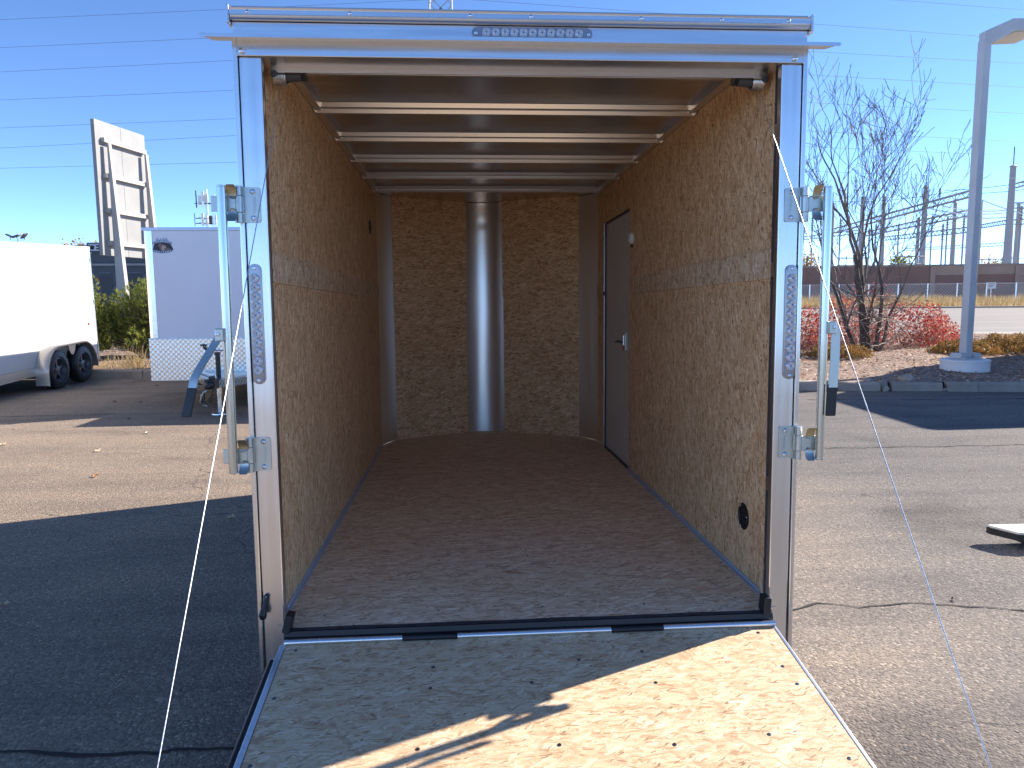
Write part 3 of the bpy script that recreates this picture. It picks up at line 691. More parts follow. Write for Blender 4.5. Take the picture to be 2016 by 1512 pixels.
# roof skin and bows
mb = MB(); ro = [(-.913, -.0), (.913, -.0), (.913, 3.40), (.76, 3.70), (.14, 4.02), (-.18, 4.05), (-.80, 3.72), (-.913, 3.40)]
mb.prism(ro, 2, 2.0035, 2.032); part(mb, 'roof_skin', 'alu_roof')
for y in (.40, .94, 1.48, 2.02, 2.56, 3.10):
    mb = MB(); mb.prism([(y, 2.0025), (y + .010, 1.985), (y + .022, 1.983), (y + .022, 1.998), (y + .028, 1.998), (y + .030, 1.981), (y + .038, 1.966), (y + .060, 1.966), (y + .063, 1.970), (y + .063, 2.0025)], 0, -.842, .842)
    part(mb, 'roof_bow', 'alu_bow')
    for s in (-1, 1):
        mb = MB(); a, b = sorted((s * .8425, s * .8485)); mb.box(a, b, y - .01, y + .075, 1.964, 1.9745); part(mb, 'bow_clip', 'alu_in')
# spring box behind the header with its drums
mb = MB(); mb.box(-.70, .70, .1105, .20, 1.925, 1.972); part(mb, 'spring_box', 'alu_roof', bevel=.003)
mb = MB(); mb.box(-.826, .826, .105, .112, 1.868, 1.924); part(mb, 'header_lip', 'alu_roof')
for x in (-.14, .22, .54):
    mb = MB(); mb.lathe([(.055, 0), (.05, .018), (.02, .03), (.0005, .031)], (x, .15, 1.9255), (0, 0, -1), 24); part(mb, 'roof_plug', 'black', smooth=True)
for s in (-1, 1):
    pts = []
    for i in range(97):
        t_ = i / 96; a = t_ * math.pi * 2 * 8; pts.append((s * (.826 - .040 * t_), .15 + .026 * math.cos(a), 1.868 + .026 * math.sin(a)))
    mb = MB(); mb.tube(pts, .0032, 5); dr = part(mb, 'ramp_spring', 'alu_bow', smooth=True)
    mb = MB(); mb.tube([(s * .786, .15, 1.872), (s * .738, .15, 1.876)], .022, 14); mb.tube([(s * .83, .15, 1.868), (s * .780, .15, 1.872)], .016, 12); mb.build('spring_drum', M['alu_dark'], dr, smooth=True)
    mb = MB(); mb.tube([(s * .737, .15, 1.877), (s * .722, .15, 1.878)], [.020, .024], 14); mb.build('drum_collar', M['black'], dr, smooth=True)
    mb = MB(); mb.lathe([(.012, 0), (.010, .004), (.0004, .005)], (s * .815, .098, 1.862), (0, -1, 0), 12); mb.build('drum_bolt', M['alu_dark'], dr, smooth=True)
# lift cables
for s, A, B in ((-1, (-.793, .135, 1.862), (-.735, -1.72, -.262)), (1, (.795, .135, 1.862), (.665, -1.72, -.262))):
    mb = MB(); mb.tube([A, B], .0013, 7); cb_ = part(mb, 'lift_cable', 'wire', smooth=True)
    Bv = Vector(B); mb = MB(); mb.tube([Bv + Vector((0, 0, -.05)), Bv + Vector((0, .008, .012))], .006, 8); mb.build('cable_anchor', M['zinc'], cb_, smooth=True)

# rounded nose lining: corner strips, two boards, curved centre strip
nose = [(-.853, 3.352), (-.757, 3.600), (-.165, 3.925), (.135, 3.890), (.735, 3.566), (.853, 3.352)]
def nosepanel(pts, z0, z1, name, mat, th=.006, smooth=False):
    n_ = len(pts); vs = []; fs = []
    P2 = [Vector(p) for p in pts]
    for i, p in enumerate(P2):
        d = (P2[min(i + 1, n_ - 1)] - P2[max(i - 1, 0)]).normalized(); nn = Vector((-d.y, d.x)); q = p + nn * th
        vs += [(p.x, p.y, z0), (p.x, p.y, z1), (q.x, q.y, z0), (q.x, q.y, z1)]
    for i in range(n_ - 1):
        a, b = 4 * i, 4 * i + 4
        fs += [(a, b, b + 1, a + 1), (a + 2, a + 3, b + 3, b + 2), (a, a + 2, b + 2, b), (a + 1, b + 1, b + 3, a + 3)]
    fs += [(0, 1, 3, 2), (4 * n_ - 4, 4 * n_ - 2, 4 * n_ - 1, 4 * n_ - 3)]
    mb = MB(); mb.add(vs, fs); return part(mb, name, mat, smooth=smooth)
def arc(a, b, bulge, n_=10):
    a, b = Vector(a), Vector(b); d = b - a; nn = Vector((-d.y, d.x)).normalized(); return [tuple(a.lerp(b, i / n_) + nn * bulge * (1 - (2 * i / n_ - 1) ** 2)) for i in range(n_ + 1)]
ZT = 2.0
nosepanel(arc(nose[0], nose[1], .014), ZF, ZT, 'corner_lining', 'alu_in', smooth=True)
nosepanel(arc(nose[4], nose[5], .014), ZF, ZT, 'corner_lining', 'alu_in', smooth=True)
# centre strip, dented near the top
pts = arc((-.172, 3.918), (.140, 3.884), .045, 18); vs = []; fs = []; NZ = 40
for j in range(NZ + 1):
    z = ZF + (ZT - ZF) * j / NZ
    for i, (x, y) in enumerate(pts):
        u_ = i / 18; w = math.exp(-((z - 1.88) / .09) ** 2) * .011 * math.sin(z * 75 - 3 * (2 * u_ - 1) ** 2) * math.sin(math.pi * u_) + .0025 * noise.noise(Vector((u_ * 2, z * 1.7, 4))) * math.sin(math.pi * u_)
        if z > 1.2: e_ = 1.0
        vs.append((x, y + w, z))
for j in range(NZ):
    for i in range(18): a = j * 19 + i; fs.append((a, a + 1, a + 20, a + 19))
mb = MB(); mb.add(vs, fs); part(mb, 'centre_lining', 'alu_in', smooth=True)
for p, q in ((nose[1], nose[2]), (nose[3], nose[4])):
    nosepanel([p, q], ZF, 1.2185, 'nose_board', 'osb_front')
    d = (Vector(q) - Vector(p)).normalized() * .006; nn = Vector((d.y, -d.x)) * .6
    nosepanel([tuple(Vector(p) + nn), tuple(Vector(q) + nn)], 1.2195, 2.0033, 'nose_board', 'osb_front')

# outside shell, frame, fenders, wheels, tongue (seen from the sides)
for s in (-1, 1):
    a, b = sorted((s * .866, s * .9125))
    if s < 0:
        mb = MB(); mb.box(a, b, .0915, 3.36, -.05, 2.0265)
    else:
        mb = MB(); mb.box(a + .012, b, .0915, DY0, -.05, 2.0265); mb.box(a + .012, b, DY1, 3.36, -.05, 2.0265); mb.box(a + .012, b, DY0, DY1, DZ, 2.0265); mb.box(HB + .024, b - .004, DY0 + .004, DY1 - .004, -.02, DZ - .004)
    part(mb, 'side_skin', 'alu_h')
    mb = MB()
    for i in range(10):
        z = 0.0
    fp = []
    for i in range(13):
        a_ = math.pi * i / 12; fp.append((1.95 - .40 * math.cos(a_), -.06 + .36 * math.sin(a_)))
    fi = [(1.95 + (p[0] - 1.95) * .985, -.06 + (p[1] + .06) * .985) for p in reversed(fp)]
    a, b = sorted((s * .916, s * 1.13)); vs = []; n_ = len(fp); mb.v = []; 
    for pl in (fp, list(reversed(fi))):
        for (y, z) in pl: mb.v += [(a, y, z), (b, y, z)]
    for q in range(2):
        for i in range(n_ - 1): o_ = q * 2 * n_ + 2 * i; mb.f.append((o_, o_ + 1, o_ + 3, o_ + 2))
    for i in range(n_ - 1):
        for k_ in (0, 1): mb.f.append((2 * i + k_, 2 * i + 2 + k_, 2 * n_ + 2 * i + 2 + k_, 2 * n_ + 2 * i + k_))
    part(mb, 'fender', 'alu_in', smooth=True)
def wheel(parent, x, y, r, w, s, zc, loc=(0, 0, 0)):
    """tyre with shoulders and tread grooves, spoked rim"""
    mb = MB(); h = w / 2; mb.lathe([(r * .60, -h * .8), (r * .64, -h), (r * .86, -h), (r * .96, -h * .82), (r, -h * .45), (r * .985, -h * .42), (r * .985, -h * .36), (r, -h * .33), (r, h * .33), (r * .985, h * .36), (r * .985, h * .42), (r, h * .45), (r * .96, h * .82), (r * .86, h), (r * .64, h), (r * .60, h * .8)], (0, 0, 0), (1, 0, 0), 40, cap=False)
    wt = bpy.data.objects.new('wheel', None); COL.objects.link(wt); wt.parent = parent; wt.location = (x + loc[0], y + loc[1], zc + loc[2])
    ty = mb.build('tyre', M['rubber'], wt, smooth=True)
    mb = MB(); mb.lathe([(r * .61, -h * .8), (r * .61, h * .85), (r * .57, h * .9), (r * .53, h * .45), (r * .50, h * .15), (r * .50, h * .05)], (0, 0, 0), (s, 0, 0), 32)
    mb.lathe([(r * .22, h * .0), (r * .22, h * .5), (r * .14, h * .62), (.0004, h * .62)], (0, 0, 0), (s, 0, 0), 16)
    for k_ in range(5):
        a_ = 2 * math.pi * k_ / 5; q = Matrix.Rotation(a_, 4, 'X'); x0_, x1_ = sorted((s * h * .1, s * h * .42)); mb.box(x0_, x1_, -r * .07, r * .07, r * .15, r * .55, q)
    mb.build('rim', M['rim'], wt, smooth=True)
    mb = MB(); mb.lathe([(r * .49, 0), (r * .30, h * .03), (.0004, h * .035)], (s * h * .055, 0, 0), (s, 0, 0), 24); mb.build('brake_drum', M['black'], wt)
    nb = MB()
    for k_ in range(5):
        a_ = 2 * math.pi * k_ / 5 + .6; nb.lathe([(.011, 0), (.009, .018), (.0004, .02)], (s * h * .48, r * .17 * math.cos(a_), r * .17 * math.sin(a_)), (s, 0, 0), 6)
    nb.build('lug_nut', M['bolt'], wt)
    return wt
M['rim'] = simple('black_painted_rim', (.10, .105, .12), .28, metal=.2, var=.2)
for s in (-1, 1): wheel(TR, s * 1.02, 1.95, .325, .19, s, .325 + .036)
mb = MB()
for x in (-.78, .78): mb.box(x - .03, x + .03, .09, 3.4, -.13, -.051)
for y in (.5, 1.3, 2.1, 2.9): mb.box(-.75, .75, y, y + .05, -.12, -.052)
mb.box(-1.0, 1.0, 1.92, 1.98, -.10, -.04)
part(mb, 'chassis', 'black')
mb = MB(); mb.box(-.86, .86, .085, 3.35, -.05, .034); part(mb, 'subfloor', 'alu_dark')
mb = MB(); mb.prism([(-.912, 3.362), (-.80, 3.70), (-.18, 4.03), (.14, 4.00), (.76, 3.68), (.912, 3.362), (.90, 3.362), (.75, 3.67), (.135, 3.985), (-.178, 4.015), (-.79, 3.69), (-.90, 3.362)], 2, -.05, 2.0265); part(mb, 'nose_skin', 'alu_h')
mb = MB(); mb.tube([(-.6, 3.5, -.09), (0, 5.1, -.09)], .035, 6); mb.tube([(.6, 3.5, -.09), (0, 5.1, -.09)], .035, 6); mb.box(-.05, .05, 4.95, 5.3, -.12, -.04); part(mb, 'tongue', 'black')
mb = MB(); mb.tube([(0, 4.9, .30), (0, 4.9, -.27)], .03, 10); mb.tube([(0, 4.9, -.27), (0, 4.9, -.285)], .09, 14); part(mb, 'jack_stand', 'zinc', smooth=True)

# ------------------------------------------------------------------ white tandem trailer on the left
def tr_pt(o, v): return o.matrix_world @ Vector(v)
WT = thing('enclosed_trailer', 'long white enclosed trailer with two black wheels under a pewter fender, farthest left', 'trailer', (-7.2, 13.9, 0), (rad(2.3), 0, 0))
# frame: X right(outer side at 0, body extends to -X), Y forward, Z up, origin under its tandem axle
mb = MB(); mb.prism([(-5.0, .47), (1.36, .42), (1.36, 2.475), (-5.0, 2.475)], 0, -2.1, 0); mb.build('body', M['white'], WT, bevel=.01)
mb = MB(); mb.prism([(-5.0, .27), (1.37, .315), (1.37, .419), (-5.0, .469)], 0, -2.09, .004); mb.build('lower_rail', M['alu_bow'], WT)
mb = MB(); mb.box(-.012, .006, -4.98, -.86, .50, .72); mb.build('lower_panel', M['white'], WT, bevel=.002)
mb = MB(); mb.box(-2.11, .016, -5.0, 1.375, 2.476, 2.52); mb.build('roof_trim', M['plastic_white'], WT, bevel=.004)
mb = MB(); mb.box(-.05, .012, 1.361, 1.385, .32, 2.475); mb.build('rear_corner_trim', M['alu'], WT, bevel=.003)
mb = MB(); mb.box(-1.99, -.1, 1.361, 1.40, .40, 2.40); mb.build('rear_door', M['white'], WT, bevel=.004)
for z in (.62, 1.45, 2.25):
    mb = MB(); mb.tube([(.004, 1.372, z - .05), (.004, 1.372, z + .05)], .016, 8); mb.build('door_hinge', M['zinc'], WT)
mb = MB(); mb.box(-.01, .02, 1.06, 1.10, 1.02, 1.06); mb.build('side_marker', M['red'], WT)
mb = MB(); mb.box(.002, .013, -.45, -.12, .865, .877); mb.build('rub_strip', M['alu_bow'], WT)
# double-arched fender
R_ = .45; ax0, ax1 = -.43, .43; zc = .33
outp = []
for i in range(13): a = math.pi - math.pi / 2 * i / 12; outp.append((ax0 + R_ * math.cos(a), zc + R_ * math.sin(a)))
for i in range(13): a = math.pi / 2 - math.pi / 2 * i / 12; outp.append((ax1 + R_ * math.cos(a), zc + R_ * math.sin(a)))
outp = [(ax0 - R_ - .005, .13), (ax0 - R_, .22)] + outp + [(ax1 + R_, .25)]
vs = []; fs = []
for (y, z) in outp: vs += [(0.0, y, z), (.20, y, z), (.225, y + (.012 if y < 0 else -.012), z - .015), (.222, y * .975, z - .035)]
for i in range(len(outp) - 1):
    for a in range(3): fs.append((4 * i + a, 4 * i + a + 1, 4 * i + 5 + a, 4 * i + 4 + a))
mb = MB(); mb.add(vs, fs)
# skirt between the wheels
mb.prism([(-.13, .74), (.13, .74), (.10, .66), (.05, .585), (0, .565), (-.05, .585), (-.10, .66)], 0, .19, .205)
mb.build('fender', M['pewter'], WT, smooth=True)
for sx in (.09, -2.18):
    for y in (ax0, ax1): wheel(WT, sx, y, .345, .20, 1 if sx > 0 else -1, .345 + .0)
mb = MB(); mb.box(-2.0, -.05, -5, 1.3, .30, .47); mb.build('chassis', M['black'], WT)
mb = MB(); mb.box(-.02, .002, -5, -4, .33, .40); mb.build('chassis_step', M['black'], WT)

# ------------------------------------------------------------------ trailer seen from the front
FT = thing('enclosed_trailer', 'white enclosed trailer facing the viewer in shade, bear logo and diamond plate stone guard', 'trailer', (-3.2, 11.0, 0), (0, 0, 0))
HX = 1.275
mb = MB(); mb.box(-HX + .05, HX - .05, 0, 5.4, .972, 2.50); mb.build('body', M['lilac'], FT, bevel=.004)
mb = MB(); mb.box(-HX + .03, HX - .03, .03, 5.4, .37, .971); mb.build('lower_body', M['alu_in'], FT)
mb = MB(); mb.box(-HX + .005, HX - .005, -.006, .001, .362, .962); mb.box(-HX - .002, -HX + .004, -.006, .35, .362, .962); mb.build('stone_guard', M['tread'], FT, bevel=.001)
mb = MB(); mb.box(-HX, HX, -.012, .002, .9625, .978); mb.build('guard_trim', M['alu_strip'], FT)
mb = MB(); mb.box(-HX - .01, HX + .01, -.014, 5.42, 2.50, 2.548); mb.build('roof_trim', M['alu_strip'], FT, bevel=.004)
for s in (-1, 1):
    vs = []; fs = []; R_ = .075
    prof = [(s * (HX - .13), -.004)] + [(s * (HX - R_ + R_ * math.sin(rad(a))), R_ - R_ * math.cos(rad(a)) - .003) for a in range(0, 91, 15)] + [(s * (HX), .16)]
    n_ = len(prof)
    for z in (.979, 2.499):
        vs += [(x, y, z) for x, y in prof]
    for i in range(n_ - 1): fs.append((i, i + 1, n_ + i + 1, n_ + i))
    mb = MB(); mb.add(vs, fs); mb.build('corner_trim', M['alu'], FT, smooth=True)
    a, b = sorted((s * (HX - .002), s * (HX - .0495))); mb = MB(); mb.box(a, b, .16, 5.4, .972, 2.50); mb.build('side_skin', M['white'], FT)
    a, b = sorted((s * (HX - .0015), s * (HX + .004))); mb = MB(); mb.box(a, b, .20, .30, 1.0, 2.1); mb.build('red_reflector', M['red'], FT)
mb = MB(); mb.lathe([(.03, 0), (.03, .01), (.018, .02), (.0004, .022)], (1.26 - .85 - .06, -.001, 1.075), (0, -1, 0), 16); mb.build('round_lamp', M['black'], FT, smooth=True)
for x in (-1.16, -.62, .0, .6, 1.15):
    mb = MB(); mb.lathe([(.012, 0), (.010, .008), (.0004, .01)], (x, -.007, .46), (0, -1, 0), 8); mb.build('rivet', M['bolt'], FT)
for z in (1.5,):
    mb = MB(); mb.box(.47, .474, -.0022, -.0005, .98, 2.49); mb.build('panel_seam', M['alu_strip'], FT)
# tie hook and its bar on the guard
mb = MB(); mb.box(-.55, -.47, -.04, -.006, .86, .885); mb.tube([(-.50, -.03, .87), (-.50, -.05, .84), (-.46, -.05, .80)], .012, 6); mb.build('plug_holder', M['black'], FT)
mb = MB(); mb.tube([(-.46, -.05, .80), (-.22, -.05, .79)], .008, 6); mb.build('plug_pin', M['alu'], FT)
for s in (-1, 1):
    for y in (2.9, 3.75): wheel(FT, s * 1.15, y, .345, .2, s, .345)
mb = MB(); mb.box(-.75, .75, .1, 5.3, .28, .37); mb.build('chassis', M['black'], FT)
# logo sticker: dark arch with a bear, blue ribbons with pale letters
LX, LZ = -1.005, 2.30; k_ = .0071   # metres per photo pixel there
def lp(px, py): return (LX + (px - 317.5) * k_, LZ - (py - 473) * k_)
def flat(name, pts, mat, y):
    mb = MB(); mb.prism([lp(*p) for p in pts], 1, y, y - .0008); return mb.build(name, mat, FT)
M['navy'] = simple('logo_dark_navy', (.015, .018, .03), .4); M['lblue'] = simple('logo_blue', (.06, .14, .27), .4); M['bear'] = simple('logo_brown', (.22, .12, .09), .5)
M['snout'] = simple('logo_tan', (.42, .36, .32), .5); M['lett'] = simple('logo_letter', (.72, .76, .82), .5); M['lgrey'] = simple('logo_mountain', (.33, .38, .47), .5)
flat('logo_peaks', [(304, 467), (306, 461), (308, 457), (310, 461), (312, 463), (315, 459), (318, 463), (320, 457), (323, 462), (326, 458), (328, 462), (330, 466)], M['lgrey'], -.0006)
flat('logo_panel', [(302, 470), (309, 467.5), (317, 466.8), (325, 467.5), (333, 470), (338.5, 482), (334, 484.5), (326, 486), (317, 486.5), (308, 485.5), (302, 484), (297.5, 483)], M['navy'], -.0015)
flat('logo_bear', [(309, 473), (311, 469.5), (315, 469), (317, 471.5), (321, 472), (325, 475), (325.5, 478), (328, 479), (333, 480.5), (331, 482.5), (322, 482), (321, 484.5), (314, 484.5), (312, 479)], M['bear'], -.0024)
flat('logo_snout', [(317, 474), (321, 473.5), (324.5, 476), (323, 479), (320, 478.5), (321.5, 484), (318, 484.5), (315, 480)], M['snout'], -.0033)
def arcband(y0, bend, h, mat, nm):
    up_, dn = [], []
    for i in range(13):
        t_ = i / 12; x = 298.5 + 37 * t_; yy = y0 + bend * (2 * t_ - 1) ** 2; up_.append((x, yy - h / 2)); dn.append((x, yy + h / 2))
    flat(nm, up_ + dn[::-1], mat, -.0030)
arcband(465.6, 3.6, 4.4, M['lblue'], 'logo_ribbon'); arcband(487, -3.3, 4.4, M['lblue'], 'logo_ribbon')
for word, y0, bend in (('COLORADO', 465.6, 3.6), ('TRAILERS', 487, -3.3)):
    for i, ch in enumerate(word):
        t_ = (i + .7) / (len(word) + .4); x, z = lp(298.5 + 37 * t_, y0 + bend * (2 * t_ - 1) ** 2)
        text('logo_letter', ch, .037, FT, M['lett'], Matrix.Translation((x, -.0036, z)) @ Matrix.Rotation(rad(90), 4, 'X'), .0004, bold=.0008)

# ------------------------------------------------------------------ unseen crosswise trailer added behind ours to cast the left asphalt shadow
CT = thing('enclosed_trailer', 'unseen crosswise trailer added behind the open one to cast the pointed shadow on the left asphalt', 'trailer', (1.0, 11.6, 0))
mb = MB(); mb.box(-2.2, 3.2, -1.0, 1.0, .45, 2.36); mb.build('body', M['white'], CT, bevel=.01)
mb = MB(); mb.box(-2.215, -2.201, -.98, .98, .46, 1.0); mb.build('stone_guard', M['tread'], CT)
mb = MB(); mb.box(-2.21, 3.21, -1.01, 1.01, 2.361, 2.40); mb.build('roof_trim', M['alu_strip'], CT)
for s in (-1, 1):
    wheel(CT, 1.2, s * .93, .33, .2, 1, .33).rotation_euler = (0, 0, rad(90))
mb = MB(); mb.box(-2.1, 3.1, -.8, .8, .34, .449); mb.build('chassis', M['black'], CT)
# A-frame tongue of the front-facing trailer
for s in (-1, 1):
    mb = MB(); a = Vector((-.03 + s * .03, -1.12, 0)); b = Vector((s * .66, -.02, 0)); d = (b - a).normalized(); n_ = Vector((-d.y, d.x, 0)) * .03
    mb.prism([tuple((a - n_).xy), tuple((b - n_).xy), tuple((b + n_).xy), tuple((a + n_).xy)], 2, .375, .475); mb.build('tongue_rail', M['tread'], FT)
mb = MB(); mb.prism([(-.10, -.95), (.06, -.95), (.56, -.03), (-.60, -.03)], 2, .476, .482); mb.build('tongue_deck', M['tread'], FT)
mb = MB(); mb.tube([(.0, -.93, .50), (.52, -.10, .50)], .008, 6); mb.tube([(-.04, -.93, .50), (-.56, -.10, .50)], .008, 6); mb.build('tongue_lip', M['alu'], FT)
mb = MB(); mb.box(-.095, .035, -1.30, -1.10, .37, .50); mb.lathe([(.055, 0), (.055, .05), (.03, .07), (.0004, .075)], (-.03, -1.28, .43), (0, -1, 0), 12); mb.box(-.05, -.01, -1.27, -1.12, .50, .54); mb.build('coupler', M['black'], FT, bevel=.006)
mb = MB(); mb.tube([(-.03, -.92, .80), (-.03, -.92, .36)], .032, 12); mb.box(-.06, 0, -.955, -.885, .79, .83); mb.build('jack_tube', M['black'], FT)
mb = MB(); mb.box(-.055, -.005, -.945, -.895, .03, .37); mb.tube([(-.03, -.92, .03), (-.03, -.92, .012)], [.03, .12], 16); mb.tube([(-.03, -.92, .012), (-.03, -.92, .0)], [.12, .122], 16); mb.build('jack_leg', M['alu'], FT)
def chain(pts, r=.011, lr=.028):
    mb = MB(); P_ = [Vector(p) for p in pts]; n_ = 0
    for a, b in zip(P_, P_[1:]):
        L_ = (b - a).length; c_ = max(1, int(L_ / (lr * 1.25)))
        for i in range(c_):
            p = a.lerp(b, (i + .5) / c_); d = (b - a).normalized(); side = d.cross(Vector((0, 1, 0))).normalized() if n_ % 2 else Vector((0, 1, 0)); n_ += 1
            ring = [p + d * lr * 1.0 * math.cos(2 * math.pi * j / 8) + side * lr * .6 * math.sin(2 * math.pi * j / 8) for j in range(9)]
            mb.tube(ring, r * .6, 5, cap=False)
    return mb
chain([(-.04, -1.12, .38), (-.06, -1.12, .28), (-.10, -1.12, .20), (-.20, -1.12, .17), (-.16, -1.12, .30)]).build('safety_chain', M['black'], FT, smooth=True)
chain([(-.10, -1.1, .38), (-.20, -1.1, .28), (-.22, -1.1, .18), (-.15, -1.1, .13)], .009, .022).build('safety_chain', M['zinc'], FT, smooth=True)

# ------------------------------------------------------------------ unseen vehicle body added beyond the right edge, footprint shaped for the asphalt shadow
RT = thing('shadow_caster', 'unseen tall white vehicle body added off the right edge to cast the soft shadow over asphalt and lamp base', 'shadow_caster', (12.5, 12.2, 0))
mb = MB(); mb.prism([(10.7, 9.95), (17.0, 10.25), (17.0, 17.2), (13.5, 15.2), (10.85, 12.8)], 2, .5, 3.9); mb.v = [(v[0] - 12.5, v[1] - 12.2, v[2]) for v in mb.v]; mb.build('body', M['white'], RT, bevel=.25, seg=5)
for x0_, x1_ in ((-1.2, .2), (.8, 2.2), (2.8, 3.8)):
    mb = MB(); mb.box(x0_, x1_, -2.30, -2.05, 1.6, 2.4); mb.build('window', M['black'], RT, bevel=.02)
for x in (-.9, 3.3): wheel(RT, x, -1.95, .42, .25, 1, .42).rotation_euler = (0, 0, rad(-88))
for x in (-.9, 3.3): wheel(RT, x, .6, .42, .25, 1, .42).rotation_euler = (0, 0, rad(92))
mb = MB(); mb.box(-1.5, 4.2, -1.7, .4, .3, .5); mb.build('chassis', M['black'], RT)

# low aluminium step plank poking in from the right
M['plank'] = simple('pale_worn_metal', (.50, .47, .44), .55, var=.12, scale=8, metal=.1)
SP = thing('loading_plank', 'low pale metal loading plank with black underside jutting in from the right', 'plank', (3.19, 4.18, 0), (0, 0, rad(-2)))
mb = MB(); mb.prism([(0, .0), (2.2, .0), (2.2, -.19), (.16, -.19), (.075, -.165), (.0, -.03)], 2, .098, .112); mb.build('deck', M['plank'], SP, bevel=.003)
mb = MB(); mb.prism([(-.004, .002), (2.2, .002), (2.2, -.185), (.16, -.185), (.075, -.16), (-.004, -.03)], 2, .06, .0975); mb.build('deck_rim', M['black'], SP)
mb = MB(); mb.box(.16, 2.2, -.175, -.02, .018, .0595); mb.build('under_frame', M['black'], SP)
for x in (.35, 1.9):
    mb = MB(); mb.box(x, x + .06, -.16, -.03, 0, .0175); mb.build('foot', M['rubber'], SP)

# ------------------------------------------------------------------ big sign board seen from behind
b0, b1 = at(184, 233, 20), at(284, 268, 22)
bd = Vector((b1.x - b0.x, b1.y - b0.y, 0)); BW = bd.length; bd.normalize(); ang = math.atan2(bd.y, bd.x)
SB = thing('billboard', 'tall grey sign board seen from its bolted back on two tapering steel posts', 'sign', (b0.x, b0.y, .1), (0, 0, ang))
M['board'] = simple('weathered_sign_panel', (.25, .25, .245), .55, var=.1, scale=1.4, rvar=.08); M['post'] = simple('pale_painted_steel', (.40, .385, .36), .55, var=.1, scale=2, bump=.1)
zt, zb = 6.0, 2.6
for i in range(2):
    mb = MB(); mb.box(i * BW / 2 + .004, (i + 1) * BW / 2 - .004, 0, .10, zb, zt); mb.build('panel', M['board'], SB, bevel=.004)
for z in (5.52, 4.63, 3.75, 2.92):
    mb = MB(); mb.box(.20, BW - .12, -.115, -.001, z - .055, z + .055); mb.box(.20, BW - .12, -.117, -.1155, z + .045, z + .056); ra_ = mb.build('rail', M['post'], SB)
    for i in range(6):
        mb = MB(); mb.box(.34 + i * .27, .37 + i * .27, -.122, -.1175, z + .01, z + .03); mb.build('bolt', M['alu_dark'], ra_)
for x, w0, w1 in ((.33, .085, .16), (BW - .18, .085, .16)):
    vs = []
    for z, w, dp in ((-.4, .15, .38), (5.45, .11, .05)):
        vs += [(x - w / 2, -.118 - dp, z), (x + w / 2, -.118 - dp, z), (x + w / 2, -.118, z), (x - w / 2, -.118, z)]
    mb = MB(); mb.add(vs, [(0, 1, 2, 3), (7, 6, 5, 4), (0, 4, 5, 1), (1, 5, 6, 2), (2, 6, 7, 3), (3, 7, 4, 0)]); mb.build('post', M['post'], SB, bevel=.006)

# ------------------------------------------------------------------ dark building, far left
BL = thing('commercial_building', 'low charcoal commercial building with pale roof sign letters behind the sign board', 'building', (-23, 45, 0))
M['char'] = simple('charcoal_stucco', (.075, .088, .10), .8, var=.1, scale=.6, bump=.1, bscale=6); M['char2'] = simple('charcoal_band', (.13, .145, .16), .7, var=.08)
M['glass_dark'] = simple('dark_window_glass', (.010, .013, .022), .35, var=.1); M['sign_l'] = simple('pale_sign_letter', (.50, .53, .62), .5); M['orange'] = simple('orange_notice', (.55, .27, .05), .6)
X = lambda px: at(px, 500, 45).x + 23
Z = lambda px, py: at(px, py, 45).z
mb = MB(); mb.box(X(-420), X(60), 0.01, 14, -.03, Z(30, 490)); mb.build('left_wing', M['char2'], BL)
mb = MB(); mb.box(X(62), X(182), 0.0, 14, -.03, Z(120, 484.5)); mb.build('middle_wing', M['char'], BL)
mb = MB(); mb.box(X(182.5), X(620), -.6, 14, -.03, Z(240, 480)); mb.build('front_wall', M['char'], BL)
mb = MB(); mb.box(X(80), X(182), -.15, -.001, Z(120, 489), Z(120, 483)); mb.build('fascia', M['char2'], BL)
mb = MB(); mb.box(X(184), X(622), -.72, -.601, Z(240, 524), Z(240, 520)); mb.build('wall_band', M['board'], BL)
mb = MB(); mb.box(X(183), X(622), -.68, -.602, Z(240, 484), Z(240, 479)); mb.build('parapet', M['char2'], BL)
for a, b in ((203, 226), (246, 283), (320, 360), (400, 440)):
    mb = MB(); mb.box(X(a), X(b), -.64, -.55, .02, Z(240, 537)); fr = mb.build('doorway', M['char2'], BL)
    mb = MB(); mb.box(X(a + 1.2), X(b - 1.2), -.66, -.641, .05, Z(240, 539)); mb.build('pane', M['glass_dark'], fr)
for a in (195, 248.3):
    mb = MB(); mb.box(X(a), X(a + 6.5), -.70, -.661, Z(240, 553.5), Z(240, 548)); mb.build('notice', M['orange'], BL)
    mb = MB(); mb.box(X(a + 1.5), X(a + 6), -.70, -.661, Z(240, 560), Z(240, 556.5)); mb.build('notice', M['sign_l'], BL)
mb = MB(); mb.box(X(180), X(190.5), -1.1, -.601, Z(240, 501.5), Z(240, 498)); mb.build('wall_lamp', M['plastic_white'], BL)
mb = MB(); mb.box(X(281), X(283), -.70, -.661, Z(240, 573), Z(240, 563)); mb.build('exit_lamp', M['red'], BL)
for px, ch in ((184.2, 'N'), (193.2, 'C'), (202.6, 'E')):
    text('sign_letter', ch, .52, BL, M['sign_l'], Matrix.Translation((X(px), -.72, Z(240, 489.5))) @ Matrix.Rotation(rad(90), 4, 'X'), .03, bold=.012)
for px, w in ((14, 3), (24, 4), (72, 2)):
    mb = MB(); mb.box(X(px), X(px + w), 2, 3, Z(30, 490), Z(30, 487)); mb.build('roof_unit', M['char2'], BL)

